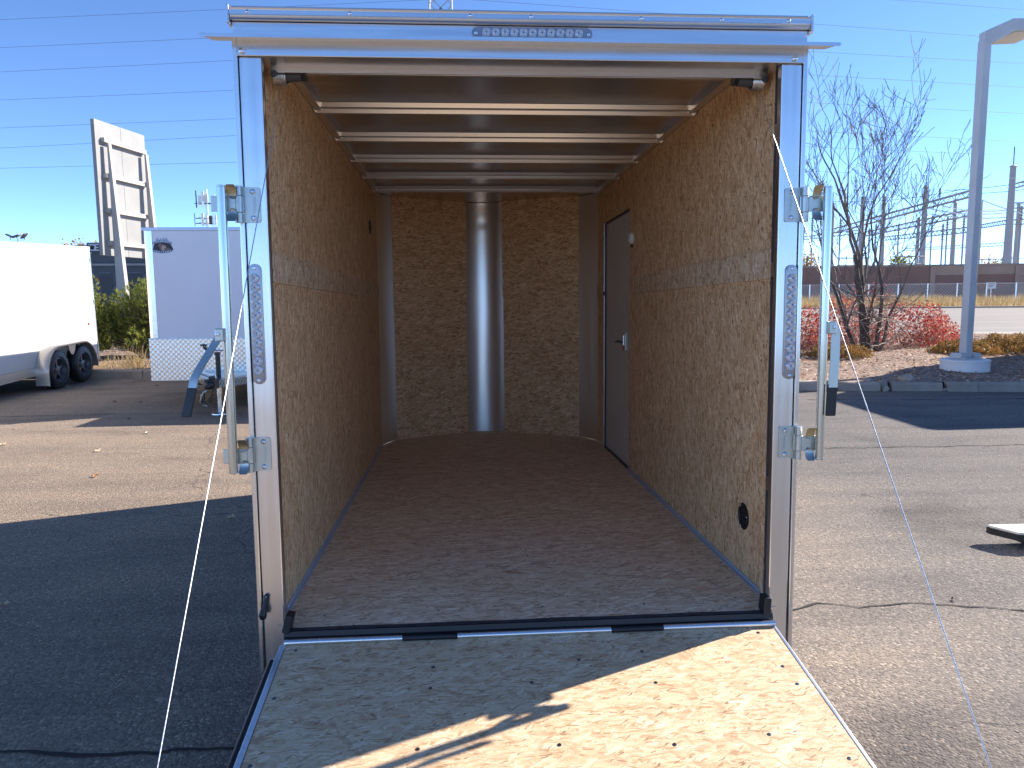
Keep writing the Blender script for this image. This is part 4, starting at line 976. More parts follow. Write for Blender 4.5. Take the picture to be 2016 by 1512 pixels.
# three-headed area light beyond the white trailer
p = at(42, 560, 62); LT = thing('area_light', 'slim pole with three floodlight heads above the roof of the white trailer', 'street lamp', (p.x, p.y, 0))
zt = at(42, 470, 62).z; mb = MB(); mb.tube([(0, 0, 0), (0, 0, zt)], [.12, .10], 8); mb.build('pole', M['alu_bow'], LT)
mb = MB(); mb.box(-.55, .6, -.05, .05, zt - .16, zt - .06); mb.build('crossarm', M['alu_bow'], LT)
for x, a in ((-.55, 28), (-.03, -15), (.52, -40)):
    q = Matrix.Translation((x, 0, zt + .22)) @ Matrix.Rotation(rad(a), 4, 'Y') @ Matrix.Rotation(rad(a * .5), 4, 'Z'); mb = MB(); mb.box(-.28, .28, -.2, .2, -.05, .05, q); mb.tube([(x, 0, zt - .1), (x, 0, zt + .2)], .03, 6); mb.build('lamp_head', M['alu_dark'], LT)

# cell tower
CX = at(406, 400, 150); CEL = thing('cell_tower', 'distant cell tower packed with panel antennas above the shaded trailer roof', 'tower', (CX.x, CX.y, 0))
kx = 150 / FPX
zz = lambda py: at(406, py, 150).z
mb = MB(); mb.tube([(0, 0, 0), (.1, 0, zz(372))], [.7, .28], 10); mb.build('mast', M['alu_bow'], CEL)
for py in (401, 430, 440):
    mb = MB()
    for a in range(0, 360, 60): mb.tube([(0, 0, zz(py)), (2.1 * math.cos(rad(a)), 1.6 * math.sin(rad(a)), zz(py))], .07, 5)
    mb.tube([(-2.1, -.4, zz(py)), (2.1, -.4, zz(py))], .06, 5); mb.build('antenna_frame', M['alu_dark'], CEL)
random.seed(5)
for dx, y0, y1, w, mt in ((-15.5, 376, 410, .16, 'alu_dark'), (-12.5, 381, 411, .2, 'alu_bow'), (-9.5, 386, 404, .5, 'plastic_white'), (-5, 380, 409, .3, 'alu_bow'), (-3.5, 378, 400, .35, 'plastic_white'), (1.5, 383, 399, .75, 'plastic_white'), (-1.5, 398, 408, .35, 'alu_bow'), (13.5, 384, 413, .25, 'alu_bow'), (17, 384, 405, .2, 'plastic_white'), (20.5, 395, 413, .15, 'alu_dark'),
                          (-7, 422, 444, .6, 'alu_bow'), (-3.5, 421, 446, .35, 'plastic_white'), (2.5, 425, 441, .4, 'plastic_white'), (10, 426, 443, .55, 'alu_dark'), (15, 423, 446, .4, 'alu_bow'), (19, 424, 444, .25, 'plastic_white'), (-18, 421, 446, .08, 'alu_dark')):
    mb = MB(); x = dx * kx; yy = random.uniform(-1.4, -.4); mb.box(x - w / 2, x + w / 2, yy - .12, yy + .1, zz(y1), zz(y0)); mb.build('antenna', M[mt], CEL)

# ------------------------------------------------------------------ lamp post right
LPp = at(1900, 708, 12.7); LP = thing('parking_lot_lamp', 'square grey lamp post with box head on a round white concrete base in the planter', 'street lamp', (LPp.x, LPp.y, 0), (0, 0, rad(0)))
M['lpost'] = simple('grey_lamp_paint', (.50, .51, .515), .5, var=.1, scale=1.5, bump=.15, bscale=25); M['base_w'] = simple('white_painted_concrete', (.70, .72, .74), .7, var=.06, scale=2.5, bump=.15, bscale=18)
mb = MB(); mb.lathe([(.395, 0), (.392, .30), (.40, .31), (.398, .345), (.37, .352), (.0005, .354)], (0, 0, .0), (0, 0, 1), 40); mb.build('concrete_base', M['base_w'], LP, smooth=True)
q = Matrix.Rotation(rad(12), 4, 'Z')
mb = MB(); mb.box(-.19, .19, -.19, .19, .355, .375, q); mb.build('base_plate', M['lpost'], LP)
for s in (-1, 1):
    mb = MB(); x0_, x1_ = sorted((s * .085, s * .235)); mb.prism([(x0_, .376), (x1_, .376), (x1_, .43), (x1_ - (.03 if s > 0 else 0), .46), (x0_ + (.03 if s < 0 else 0), .46)], 1, -.12, .12); mb.v = [tuple(q @ Vector(v)) for v in mb.v]; mb.build('bolt_cover', M['lpost'], LP, bevel=.004)
zt = 5.82
mb = MB(); mb.box(-.075, .075, -.075, .075, .376, zt, q); mb.build('pole', M['lpost'], LP, bevel=.012)
mb = MB(); mb.box(-.05, -.042, -.082, -.074, .95, 1.35, q); mb.build('hand_hole', M['lpost'], LP)
mb = MB(); mb.prism([(-.055, zt), (-.055, zt + .14), (.41, zt + .34), (1.0, zt + .36), (1.0, zt + .17), (.45, zt + .14), (.12, zt - .05), (-.055, zt - .06)], 1, -.12, .62); mb.v = [(x, (max(-.078, min(.078, y)) if x < .2 else y), z) for x, y, z in mb.v]; hd = mb.build('lamp_head', M['lpost'], LP, bevel=.01)
mb = MB(); mb.prism([(.47, zt + .138), (.97, zt + .165), (.97, zt + .155), (.47, zt + .128)], 1, -.06, .56); mb.build('lamp_lens', M['door'], hd)

# ------------------------------------------------------------------ plants
def leafcloud(n, pts, size, asp=.5, seed=1, spread=None, up=.3):
    """small leaf quads; pts(i) returns a position"""
    rnd = random.Random(seed); mb = MB(); V = mb.v; F = mb.f
    for i in range(n):
        c = pts(rnd); a = Vector((rnd.gauss(0, 1), rnd.gauss(0, 1), rnd.gauss(up, 1))).normalized(); b = a.cross(Vector((rnd.gauss(0, 1), rnd.gauss(0, 1), rnd.gauss(0, 1)))).normalized()
        s_ = size * rnd.uniform(.6, 1.4); o = len(V)
        V += [tuple(c - a * s_), tuple(c + b * s_ * asp), tuple(c + a * s_), tuple(c - b * s_ * asp)]; F.append((o, o + 1, o + 2, o + 3))
    return mb
def leafmat(name, stops, scale=30, rough=.6, trans=.25):
    k = NT(name); ob = k.node('ShaderNodeObjectInfo'); geo = k.node('ShaderNodeNewGeometry'); co = k.coord()
    c = k.ramp(geo.outputs['Random Per Island'], stops); c = k.mix(.5, c, k.ramp(k.noise(co, scale, 2), [(.35, (.65, .65, .65, 1)), (.65, (1.15, 1.15, 1.15, 1))]), 'MULTIPLY')
    k.set(c, rough); k.b.inputs['Specular IOR Level'].default_value = .3
    tl = k.node('ShaderNodeBsdfTranslucent'); k.link(c, tl.inputs[0]); mx = k.node('ShaderNodeMixShader'); mx.inputs[0].default_value = trans
    k.link(k.b.outputs[0], mx.inputs[1]); k.link(tl.outputs[0], mx.inputs[2]); k.link(mx.outputs[0], k.out.inputs[0]); return k.m
M['pine'] = leafmat('pine_needles', [(0, (.07, .10, .02, 1)), (.4, (.17, .21, .04, 1)), (.8, (.48, .52, .12, 1)), (1, (.62, .62, .2, 1))], 3, .6, .5)
M['barb'] = leafmat('barberry_leaves', [(0, (.20, .028, .025, 1)), (.4, (.42, .05, .045, 1)), (.75, (.50, .13, .08, 1)), (1, (.55, .33, .22, 1))], 6, .6, .4)
M['juni'] = leafmat('juniper_foliage', [(0, (.09, .10, .03, 1)), (.3, (.22, .14, .04, 1)), (.7, (.40, .19, .05, 1)), (1, (.48, .30, .11, 1))], 2.5)
M['grassd'] = leafmat('dry_grass', [(0, (.38, .26, .12, 1)), (.5, (.56, .42, .21, 1)), (1, (.72, .58, .34, 1))], 1.0, .6, .45)
M['litter'] = leafmat('fallen_leaf_litter', [(0, (.16, .09, .05, 1)), (.35, (.38, .22, .13, 1)), (.7, (.55, .36, .22, 1)), (1, (.70, .58, .44, 1))], 4)
M['bark'] = simple('rough_bark', (.095, .075, .062), .9, var=.35, scale=18, bump=.8, bscale=30); M['twig'] = simple('pale_dead_twig', (.34, .28, .23), .8, var=.25, scale=10)
M['stem_r'] = simple('reddish_twig', (.17, .14, .12), .8, var=.25, scale=8)

def gz(x, y): return .13 + .10
# bare multi-stem tree
TRp = Vector((9.35, 16.55, .2)); tree = thing('bare_tree', 'leafless multi-stemmed tree between the open trailer and the lamp post', 'tree', TRp)
rnd = random.Random(21)
trunk = MB(); crown = MB(); twigs = MB(); buds = MB(); NSEG = [0]
def grow(p, d, r, L, depth, mbs, lean):
    n_ = 5 if depth < 3 else 4; pts = [p]; rs = [r]; q = p.copy(); dd = d.copy(); st = L / n_
    for i in range(n_):
        dd = (dd + Vector((rnd.gauss(0, .13), rnd.gauss(0, .13), rnd.gauss(.05, .07)))).normalized(); q = q + dd * st; pts.append(q.copy()); rs.append(max(.0055, r * (1 - .38 * (i + 1) / n_)))
    mbs[min(depth, 1) if depth < 2 else 1].tube(pts, rs, 7 if r > .03 else (5 if r > .012 else 3), cap=False); NSEG[0] += n_
    if depth >= 6 or NSEG[0] > 60000:
        return
    nb = rnd.choice((2, 2, 3)) if depth < 5 else 2
    for b in range(nb):
        i = rnd.randint(2, n_) if b else n_; o = pts[i]; ax = dd.cross(Vector((rnd.gauss(0, 1), rnd.gauss(0, 1), rnd.gauss(0, .4)))).normalized()
        a = rad(rnd.uniform(20, 52)) if b else rad(rnd.uniform(4, 16)); nd = (Matrix.Rotation(a, 3, ax) @ dd); nd = (nd + Vector((0, 0, .16))).normalized()
        grow(o, nd, rs[i] * (rnd.uniform(.52, .72) if b else .8), L * rnd.uniform(.62, .80), depth + 1, mbs, lean)
base = Vector((0, 0, -.1))
stems = [((-.02, 0), (-.06, -.02, 1), .085, 2.0), ((.12, .05), (.10, .05, 1), .07, 2.1), ((.22, -.04), (.42, -.05, 1), .055, 1.8), ((-.12, .03), (-.42, .05, 1), .05, 1.6), ((.30, .02), (.58, .1, 1), .04, 1.4), ((.05, -.08), (-.2, -.25, 1), .035, 1.5), ((.2, .1), (.25, .3, 1), .045, 1.7)]
for (ox, oy), d, r, L_ in stems:
    grow(base + Vector((ox, oy, 0)), Vector(d).normalized(), r, L_ * 1.13, 0, (trunk, crown), 0)
trunk.build('trunk', M['bark'], tree, smooth=True); cr = crown.build('crown', M['stem_r'], tree, smooth=True)
# shaggy dead shoots low around the stems
for i in range(150):
    a = rnd.uniform(0, 6.28); p = Vector((.1 + rnd.gauss(0, .30), rnd.gauss(0, .25), rnd.uniform(-.05, 1.3))); d = Vector((math.cos(a), math.sin(a) * .7, rnd.uniform(-.25, .8))).normalized(); L_ = rnd.uniform(.35, 1.3); pts = [p]
    for j in range(4): d = (d + Vector((rnd.gauss(0, .22), rnd.gauss(0, .22), rnd.gauss(0, .2)))).normalized(); pts.append(pts[-1] + d * L_ / 4)
    twigs.tube(pts, [.009, .008, .007, .005, .003], 4, cap=False)
tw = twigs.build('dead_shoots', M['twig'], tree, smooth=True); tw['kind'] = 'stuff'

def shrub(name, label, cat, loc, rx, ry, rz, n, size, mat, seed, stems=25, stemmat='stem_r', group=None, up=.3, lump=.35, asp=.5, sr=.006):
    t = thing(name, label, cat, loc, group=group); r_ = random.Random(seed)
    def pt(rr):
        while True:
            v = Vector((rr.uniform(-1, 1), rr.uniform(-1, 1), rr.uniform(0, 1)))
            l = v.length; w_ = 1 + lump * noise.noise(v.normalized() * 2.6 + Vector((seed, 0, 0))) - lump * .3
            if l < w_ and (l > .55 * w_ or rr.random() < .35): break
        return Vector((v.x * rx, v.y * ry, v.z * rz + .02))
    leafcloud(n, pt, size, asp, seed, up=up).build('foliage', M[mat], t)
    mb = MB()
    for i in range(stems):
        e = pt(r_); p = Vector((r_.gauss(0, rx * .12), r_.gauss(0, ry * .12), -.1)); m_ = p.lerp(e, .5) + Vector((0, 0, rz * .15)); mb.tube([p, m_, e], [sr, sr * .75, sr * .3], 4, cap=False)
    mb.build('branches', M[stemmat], t); return t
# red barberries
for i, (x, y, rx, rz, n, lab) in enumerate([(8.25, 17.6, .95, 1.05, 2600, 'dark red barberry bush right beside the open trailer, left of the tree'),
        (9.7, 18.3, 1.1, 1.3, 3000, 'red barberry bush directly behind the stems of the bare tree'),
        (11.5, 18.2, 1.25, 1.15, 3600, 'bright red barberry bush between the bare tree and the lamp post'),
        (12.75, 18.9, .85, .8, 1700, 'small red barberry tapering off just left of the lamp post'),
        (11.2, 19.8, .9, 1.9, 1100, 'tall sparse reddish barberry standing above the others')]):
    shrub('barberry_bush', lab, 'bush', (x, y, .2), rx, rx * .75, rz, n, .028, 'barb', 40 + i, 60, 'twig', 'red barberry bushes', asp=.6)
for i, (x, y, rx, rz, n, lab) in enumerate([(11.1, 15.6, .9, .32, 3500, 'low orange-tinged juniper spreading left of the lamp post'),
        (12.35, 15.9, 1.0, .42, 4500, 'orange and green juniper mat right behind the white lamp base'),
        (13.9, 16.4, 1.3, .5, 5000, 'orange juniper mat right of the lamp post at the edge of the frame'),
        (8.0, 15.2, .8, .3, 2500, 'low rust coloured juniper beside the open trailer corner'),
        (13.4, 14.3, .9, .38, 3000, 'dark shaded juniper at the lower right edge behind the lamp base')]):
    shrub('juniper', lab, 'shrub', (x, y, .2), rx, rx * .7, rz, n, .035, 'juni', 60 + i, 20, 'bark', 'ground-hugging junipers', up=1.2, asp=.3)
# leaf litter on the beds
def litter(inside, box, n, seed, sz, z0):
    def pt(rr):
        while True:
            x, y = rr.uniform(box[0], box[1]), rr.uniform(box[2], box[3])
            if inside(x, y): return Vector((x, y, z0 + rr.uniform(0, .1)))
    return leafcloud(n, pt, sz, .6, seed, up=0)
def drop(o, bedo):
    dg = bpy.context.evaluated_depsgraph_get(); from mathutils.bvhtree import BVHTree
    bv = BVHTree.FromObject(bedo, dg); me = o.data
    for p in me.polygons:
        c = p.center.copy(); h = bv.ray_cast(Vector((c.x, c.y, 5)), Vector((0, 0, -1)))
        if h[0] is None: continue
        dz = h[0].z + .012 - c.z
        for vi in p.vertices: v = me.vertices[vi].co; v.z = h[0].z + .012 + (v.z - c.z) * .35
    me.update()
lr = litter(insideR, (3, 20, 11, 26), 20000, 3, .034, .2).build('leaf_litter', M['litter']); drop(lr, bedR_o); lr['kind'] = 'stuff'; lr['label'] = 'dry brown leaves scattered over the mulch of the right planter'; lr['category'] = 'leaf litter'
ll = litter(insideL, (-11, -1, 15, 27), 7000, 4, .028, .2).build('leaf_litter', M['litter']); drop(ll, bedL_o); ll['kind'] = 'stuff'; ll['label'] = 'dry brown leaves on the dark mulch below the pine'; ll['category'] = 'leaf litter'

# mugo pine left: bunches of needles at branch ends
def pine(loc, rx, ry, rz, n, seed, label):
    t = thing('mugo_pine', label, 'shrub', loc, group='mugo pines beside the sign'); rr = random.Random(seed); mb = MB(); V, F = mb.v, mb.f; br = MB()
    for i in range(n):
        while True:
            v = Vector((rr.uniform(-1, 1), rr.uniform(-1, 1), rr.uniform(.0, 1))); l = v.length; w_ = 1 + .45 * noise.noise(v.normalized() * 2.2 + Vector((seed, 3, 0))) - .1
            if .45 * w_ < l < w_ and v.z > .12 + .3 * max(0, noise.noise(v * 3)): break
        c = Vector((v.x * rx, v.y * ry, v.z * rz)); d = (Vector((v.x, v.y, .9 + v.z)).normalized() + Vector((rr.gauss(0, .25), rr.gauss(0, .25), .2))).normalized()
        if rr.random() < .3: br.tube([Vector((rr.gauss(0, .1), rr.gauss(0, .1), 0)), c * .55 + Vector((0, 0, .05)), c], [.014, .01, .005], 4, cap=False)
        s_ = rr.uniform(.06, .10)
        for j in range(22):
            e = (d * rr.uniform(.3, 1) + Vector((rr.gauss(0, .55), rr.gauss(0, .55), rr.gauss(0, .45)))).normalized() * s_ * rr.uniform(.7, 1.2); w = e.cross(Vector((rr.gauss(0, 1), rr.gauss(0, 1), rr.gauss(0, 1)))).normalized() * .0055
            b_ = c + d * rr.uniform(-.03, .05); o = len(V); V += [tuple(b_ - w), tuple(b_ + w), tuple(b_ + e)]; F.append((o, o + 1, o + 2))
    mb.build('foliage', M['pine'], t); br.build('branches', M['bark'], t)
pine((-8.95, 18.0, .15), 1.1, .9, 2.05, 2300, 2, 'green mugo pine on the left, against the white trailer')
pine((-7.45, 18.4, .15), 1.1, .9, 2.0, 2200, 9, 'green mugo pine on the right, against the shaded trailer')
# dry grass tuft and dead shrub base under the pine
def tuft(name, label, loc, n, h, spread, mat, seed, cat, w=.006, group=None):
    rr = random.Random(seed); mb = MB()
    for i in range(n):
        p = Vector((rr.gauss(0, spread), rr.gauss(0, spread * .6), 0)); L_ = h * rr.uniform(.5, 1.2); d = Vector((rr.gauss(0, .35), rr.gauss(0, .3), 1)).normalized(); q = p + d * L_ * .5; e = q + (d + Vector((rr.gauss(0, .4), rr.gauss(0, .3), -.1))).normalized() * L_ * .5
        s_ = Vector((w, 0, 0)); o = len(mb.v); mb.v += [tuple(p - s_), tuple(p + s_), tuple(q + s_ * .7), tuple(q - s_ * .7), tuple(e)]; mb.f += [(o, o + 1, o + 2, o + 3), (o + 3, o + 2, o + 4)]
    t = thing(name, label, cat, loc, group=group); mb.build('blades', M[mat], t); return t
tuft('dry_grass_tuft', 'pale dry grass tuft at the foot of the pine by the stone guard', (-6.75, 15.75, .14), 130, .5, .22, 'grassd', 4, 'grass')
tuft('dry_grass_tuft', 'smaller dry grass tuft at the kerb left of the pale one', (-7.35, 15.7, .14), 60, .28, .2, 'grassd', 5, 'grass')
# dry grass along the far verge: one mass
rr = random.Random(11); mb = MB()
for i in range(26000):
    x = rr.uniform(10, 75); y0 = 67.2 + rr.random() ** 1.3 * 13; y = y0 + RS * x; z = .52 + (y0 - 67) * .006; h = rr.uniform(.35, 1.15) * (1.1 if y0 > 70 else .7) * (.8 + .5 * noise.noise(Vector((x * .25, y * .3, 0)))); w = .035; dx = rr.gauss(0, .15)
    o = len(mb.v); mb.v += [(x - w, y, z), (x + w, y, z), (x + dx, y + rr.gauss(0, .1), z + h)]; mb.f.append((o, o + 1, o + 2))
gr = mb.build('dry_grass', M['grassd']); gr['kind'] = 'stuff'; gr['label'] = 'tall dry golden grass along the far side of the road'; gr['category'] = 'grass'

# ------------------------------------------------------------------ wall, fence, substation beyond the road
def wline(Y0, px, py):
    """point on the slanted line Y = Y0 + RS*x seen at that pixel"""
    r = ray(px, py); t = Y0 / (r.y - RS * r.x); return Vector((0, 0, CAMH)) + r * t
M['wall1'] = simple('tan_block_wall', (.40, .285, .215), .9, var=.08, scale=.5, bump=.1, bscale=3); M['wall2'] = simple('brown_block_wall', (.27, .155, .118), .9, var=.08, scale=.5); M['coping'] = simple('wall_coping', (.33, .26, .21), .9)
WL = thing('substation_wall', 'long tan and brown masonry wall across the road behind the dry grass', 'wall', (0, 88, 0), (0, 0, math.atan(RS)))
def WLx(px): p = wline(88, px, 540); return (Matrix.Rotation(-math.atan(RS), 3, 'Z') @ (p - Vector((0, 88, 0)))).x
zt = wline(88, 1800, 521).z; z2 = wline(88, 1800, 541).z
xs = [WLx(px) for px in (1380, 1500, 1583, 1668, 1752, 1836, 1920, 2003, 2090, 2200)]
for i in range(len(xs) - 1):
    lo = (i in (5,)); a, b = xs[i] + .04, xs[i + 1] - .04
    mb = MB(); mb.box(a, b, 0, .3, .3, z2 - .02 if i > 4 else zt - .2); mb.build('wall_panel', M['wall2'] if i <= 4 or i in (5, 6) else M['wall1'], WL)
    if i > 4:
        mb = MB(); mb.box(a, b, .03, .3, z2 - .01, zt - .2); mb.build('wall_panel', M['wall1'], WL)
    mb = MB(); mb.box(a - .02, b + .02, -.05, .35, zt - .199, zt); mb.build('coping', M['coping'], WL)
    mb = MB(); mb.box(xs[i] - .25, xs[i] + .25 - .0, -.12, -.001, .3, zt - .21); mb.build('pilaster', M['wall1'] if i > 4 else M['wall2'], WL)
FN = thing('chain_link_fence', 'chain link fence with pale top rail in front of the masonry wall', 'fence', (0, 74, 0), (0, 0, math.atan(RS)))
def FNx(px): p = wline(74, px, 570); return (Matrix.Rotation(-math.atan(RS), 3, 'Z') @ (p - Vector((0, 74, 0)))).x
zf = wline(74, 1800, 559).z
mb = MB(); mb.tube([(FNx(1380), 0, zf), (FNx(2250), 0, zf)], .05, 5); mb.build('top_rail', M['alu_bow'], FN)
px = 1420
while px < 2240:
    mb = MB(); mb.tube([(FNx(px), 0, .4), (FNx(px), 0, zf + .05)], .06, 6); mb.build('fence_post', M['alu_bow'], FN); px += 58
mb = MB(); x0_, x1_ = FNx(1380), FNx(2250); x = x0_; H_ = zf - .5
while x < x1_:
    for s in (-1, 1):
        a = x if s > 0 else x + H_; b = x + H_ if s > 0 else x
        mb.add([(a - .008, .07, .5), (a + .008, .07, .5), (b + .008, .07, zf), (b - .008, .07, zf)], [(0, 1, 2, 3)])
    x += .28
o = mb.build('mesh', M['alu_bow'], FN); o['kind'] = 'stuff'
p = wline(73.5, 1952, 562); SG = thing('notice_sign', 'small white notice on a thin stake by the chain link fence', 'sign', (p.x, p.y, .5))
mb = MB(); mb.box(-.42, .42, -.02, .02, p.z - .5 - .28, p.z - .5 + .28); mb.build('panel', M['plastic_white'], SG); mb = MB(); mb.tube([(0, .03, 0), (0, .03, p.z - .5)], .03, 5); mb.build('stake', M['alu_bow'], SG)
for k_ in range(3):
    mb = MB(); mb.box(-.3, .3 - .1 * k_, -.024, -.0205, p.z - .5 + .12 - .13 * k_, p.z - .5 + .16 - .13 * k_); mb.build('print_line', M['alu_dark'], SG)

M['spole'] = simple('galvanised_pole', (.36, .37, .38), .6, var=.08, scale=.4); M['beam'] = simple('galvanised_beam', (.30, .31, .35), .6, var=.1, scale=.4); M['ins'] = simple('insulator', (.20, .17, .17), .4)
poles = [  # px at top, py top, py spike top, distance, base radius, label
 (1995, 328, 289, 88, .72, 'thickest substation pole with lightning spike, nearest the right edge'),
 (1823, 369, 345, 104, .62, 'tall grey substation pole with spike midway between bare tree and lamp post'),
 (1881, 400, 378, 112, .55, 'grey substation pole just left of the lamp post'),
 (1932, 396, 372, 112, .50, 'grey substation pole just right of the lamp post'),
 (1809, 430, 428, 125, .50, 'shorter substation pole immediately left of the spiked one'),
 (1741, 388, 360, 120, .60, 'substation pole seen through the right half of the bare tree'),
 (1699, 389, 372, 112, .60, 'substation pole seen right behind the bare tree stems'),
 (2006, 402, 398, 96, .45, 'short substation pole just right of the thickest one'),
 (1640, 400, 380, 118, .55, 'substation pole behind the bare tree nearest the open trailer')]
for px, pt_, ps, D, r, lab in poles:
    t_ = at(px, pt_, D); tz = t_.z; O = thing('substation_pole', lab, 'pole', (t_.x, t_.y, .5), group='substation poles')
    mb = MB(); mb.tube([(0, 0, 0), (0, 0, tz - .5)], [r * .8, r * .48], 10); mb.tube([(0, 0, tz - .5), (0, 0, tz - .3)], [r * .7, r * .25], 10); mb.build('shaft', M['spole'], O, smooth=True)
    mb = MB(); mb.tube([(0, 0, tz - .4), (0, 0, at(px, ps, D).z - .5)], .06, 5); mb.build('spike', M['alu_dark'], O)
def girder(a, b, w, label, group='substation girders', posts=0):
    O = thing('steel_girder', label, 'girder', a, group=group); v = b - a; d = v.normalized(); mb = MB(); up_ = Vector((0, 0, 1)); sd_ = d.cross(up_).normalized()
    for dz in (-w, w):
        for dy in (-w * .6, w * .6): mb.tube([up_ * dz + sd_ * dy, v + up_ * dz + sd_ * dy], w * .22, 4)
    mb.build('chord', M['beam'], O); n_ = int(v.length / (w * 3)); mb = MB()
    for i in range(n_):
        p0 = v * (i / n_); p1 = v * ((i + 1) / n_); s_ = w if i % 2 else -w; mb.tube([p0 + up_ * s_, p1 - up_ * s_], w * .14, 3, cap=False)
    mb.build('lacing', M['beam'], O)
    for i in range(posts):
        p0 = v * ((i + .5) / posts); mb = MB(); mb.tube([p0 + up_ * w, p0 + up_ * (w + 1.7)], .09, 5)
        for q_ in range(5): mb.tube([p0 + up_ * (w + .4 + q_ * .25), p0 + up_ * (w + .45 + q_ * .25)], .22, 6)
        mb.build('insulator', M['ins'], O)
G = [((1640, 455, 150), (1912, 381, 100), .42, 'uppermost substation girder rising to the lamp post', 3),
     ((1700, 462, 150), (1912, 418, 100), .40, 'second substation girder from the top, left of the lamp post', 0),
     ((1740, 470, 150), (1912, 452, 100), .35, 'third substation girder from the top, left of the lamp post', 0),
     ((1780, 492, 140), (1990, 480, 100), .22, 'thin lowest substation girder passing behind the lamp post', 0),
     ((1930, 446, 110), (1990, 436, 92), .26, 'short substation girder between the lamp post and the thickest pole', 0),
     ((1988, 405, 92), (2090, 402, 88), .32, 'upper substation girder right of the thickest pole', 0),
     ((1992, 368, 92), (2090, 340, 84), .26, 'slanting top substation girder at the right edge', 0),
     ((1985, 437, 92), (2090, 436, 88), .28, 'lower substation girder right of the thickest pole', 0),
     ((1575, 470, 150), (1700, 455, 125), .3, 'substation girder seen through the left half of the bare tree', 0)]
for a, b, w, lab, np_ in G: girder(at(*a), at(*b), w, lab, posts=np_)
# switch stands between girders
SWL = ['switchgear post just right of the tall spiked pole left of the lamp post', 'switchgear post touching the pole just left of the lamp post', 'switchgear post closest to the left side of the lamp post', 'longer switchgear post between the spiked pole and the lamp post',
       'switchgear post left of the spiked pole, beyond the tree crown edge', 'short switchgear post right of the pole seen through the tree', 'lower switchgear post behind the right stems of the bare tree', 'switchgear post behind the left stems of the bare tree',
       'switchgear post between the lock bar and the bare tree', 'leftmost switchgear post, nearest the open trailer', 'switchgear post at the right edge beside the thickest pole']
for i, (px, y0, y1, D) in enumerate([(1836, 425, 485, 120), (1866, 427, 470, 115), (1899, 420, 482, 110), (1857, 440, 500, 112), (1770, 440, 505, 130), (1725, 440, 505, 130), (1712, 450, 515, 125), (1655, 430, 515, 130), (1600, 425, 515, 130), (1582, 440, 515, 125), (2012, 405, 470, 95)]):
    a, b = at(px, y0, D), at(px, y1, D); O = thing('switch_post', SWL[i], 'post', (a.x, a.y, 0.5), group='switchgear posts'); mb = MB(); mb.tube([(0, 0, 0), (0, 0, a.z - .5)], .13, 6); O2 = mb.build('shaft', M['beam'], O)
    mb = MB()
    for q_ in range(6): mb.tube([(0, 0, a.z - 1.0 - q_ * .4), (0, 0, a.z - .9 - q_ * .4)], .24, 6)
    mb.build('insulator', M['ins'], O)
# low switchyard clutter above the wall
for i, (px, py) in enumerate([(1680, 508), (1790, 505), (1960, 510), (2005, 508)]):
    a = at(px, 512, 100); O = thing('switchyard_rack', ['low grey switchyard rack behind the wall left of the tree', 'low grey switchyard rack behind the wall right of the tree', 'low switchyard rack behind the wall right of the lamp post', 'low switchyard rack at the right edge behind the wall'][i], 'rack', (a.x, a.y, .5), group='switchyard racks')
    mb = MB(); zt = at(px, py, 100).z - .5
    for k_ in range(5): mb.tube([(k_ * 1.0 - 2, 0, 0), (k_ * 1.0 - 2, 0, zt + .3 * (k_ % 2))], .07, 4)
    mb.tube([(-2.3, 0, zt), (2.3, 0, zt)], .09, 4); mb.tube([(-2.3, 0, zt - 1), (2.3, 0, zt - 1)], .07, 4); mb.build('frame', M['beam'], O)
M['bus'] = simple('bright_bus_conductor', (.75, .77, .80), .3, var=.05)
def wire(name, label, pts, r, mat, group):
    mb = MB(); mb.tube(pts, r, 4); o = mb.build(name, M[mat]); tag(o, label, 'wire', group); return o
def span(a, b, sag, n=10): return [a.lerp(b, i / n) - Vector((0, 0, sag * 4 * (i / n) * (1 - i / n))) for i in range(n + 1)]
for (a, b, sg, lab) in [((1835, 399, 100), (1990, 413, 90), .6, 'upper bright busbar cable sweeping behind the lamp post'), ((1828, 410, 100), (1990, 418, 90), .5, 'middle bright busbar cable behind the lamp post'), ((1930, 392, 104), (2060, 430, 86), .3, 'bright busbar cable slanting down to the right edge'), ((1830, 421, 100), (1985, 428, 90), .3, 'lowest bright busbar cable behind the lamp post')]:
    wire('bus_cable', lab, span(at(*a), at(*b), sg), .07, 'bus', 'bright busbar cables')
for (a, b, sg, lab) in [((1880, 382, 105), (2150, 350, 90), .5, 'thin wire rising right from the lamp post to the edge'), ((1860, 375, 105), (2150, 330, 95), .6, 'thin upper wire rising right behind the lamp post'), ((1610, 395, 130), (1900, 372, 100), .8, 'thin wire crossing behind the bare tree towards the lamp post')]:
    wire('substation_wire', lab, span(at(*a), at(*b), sg), .035, 'alu_dark', 'thin substation wires')

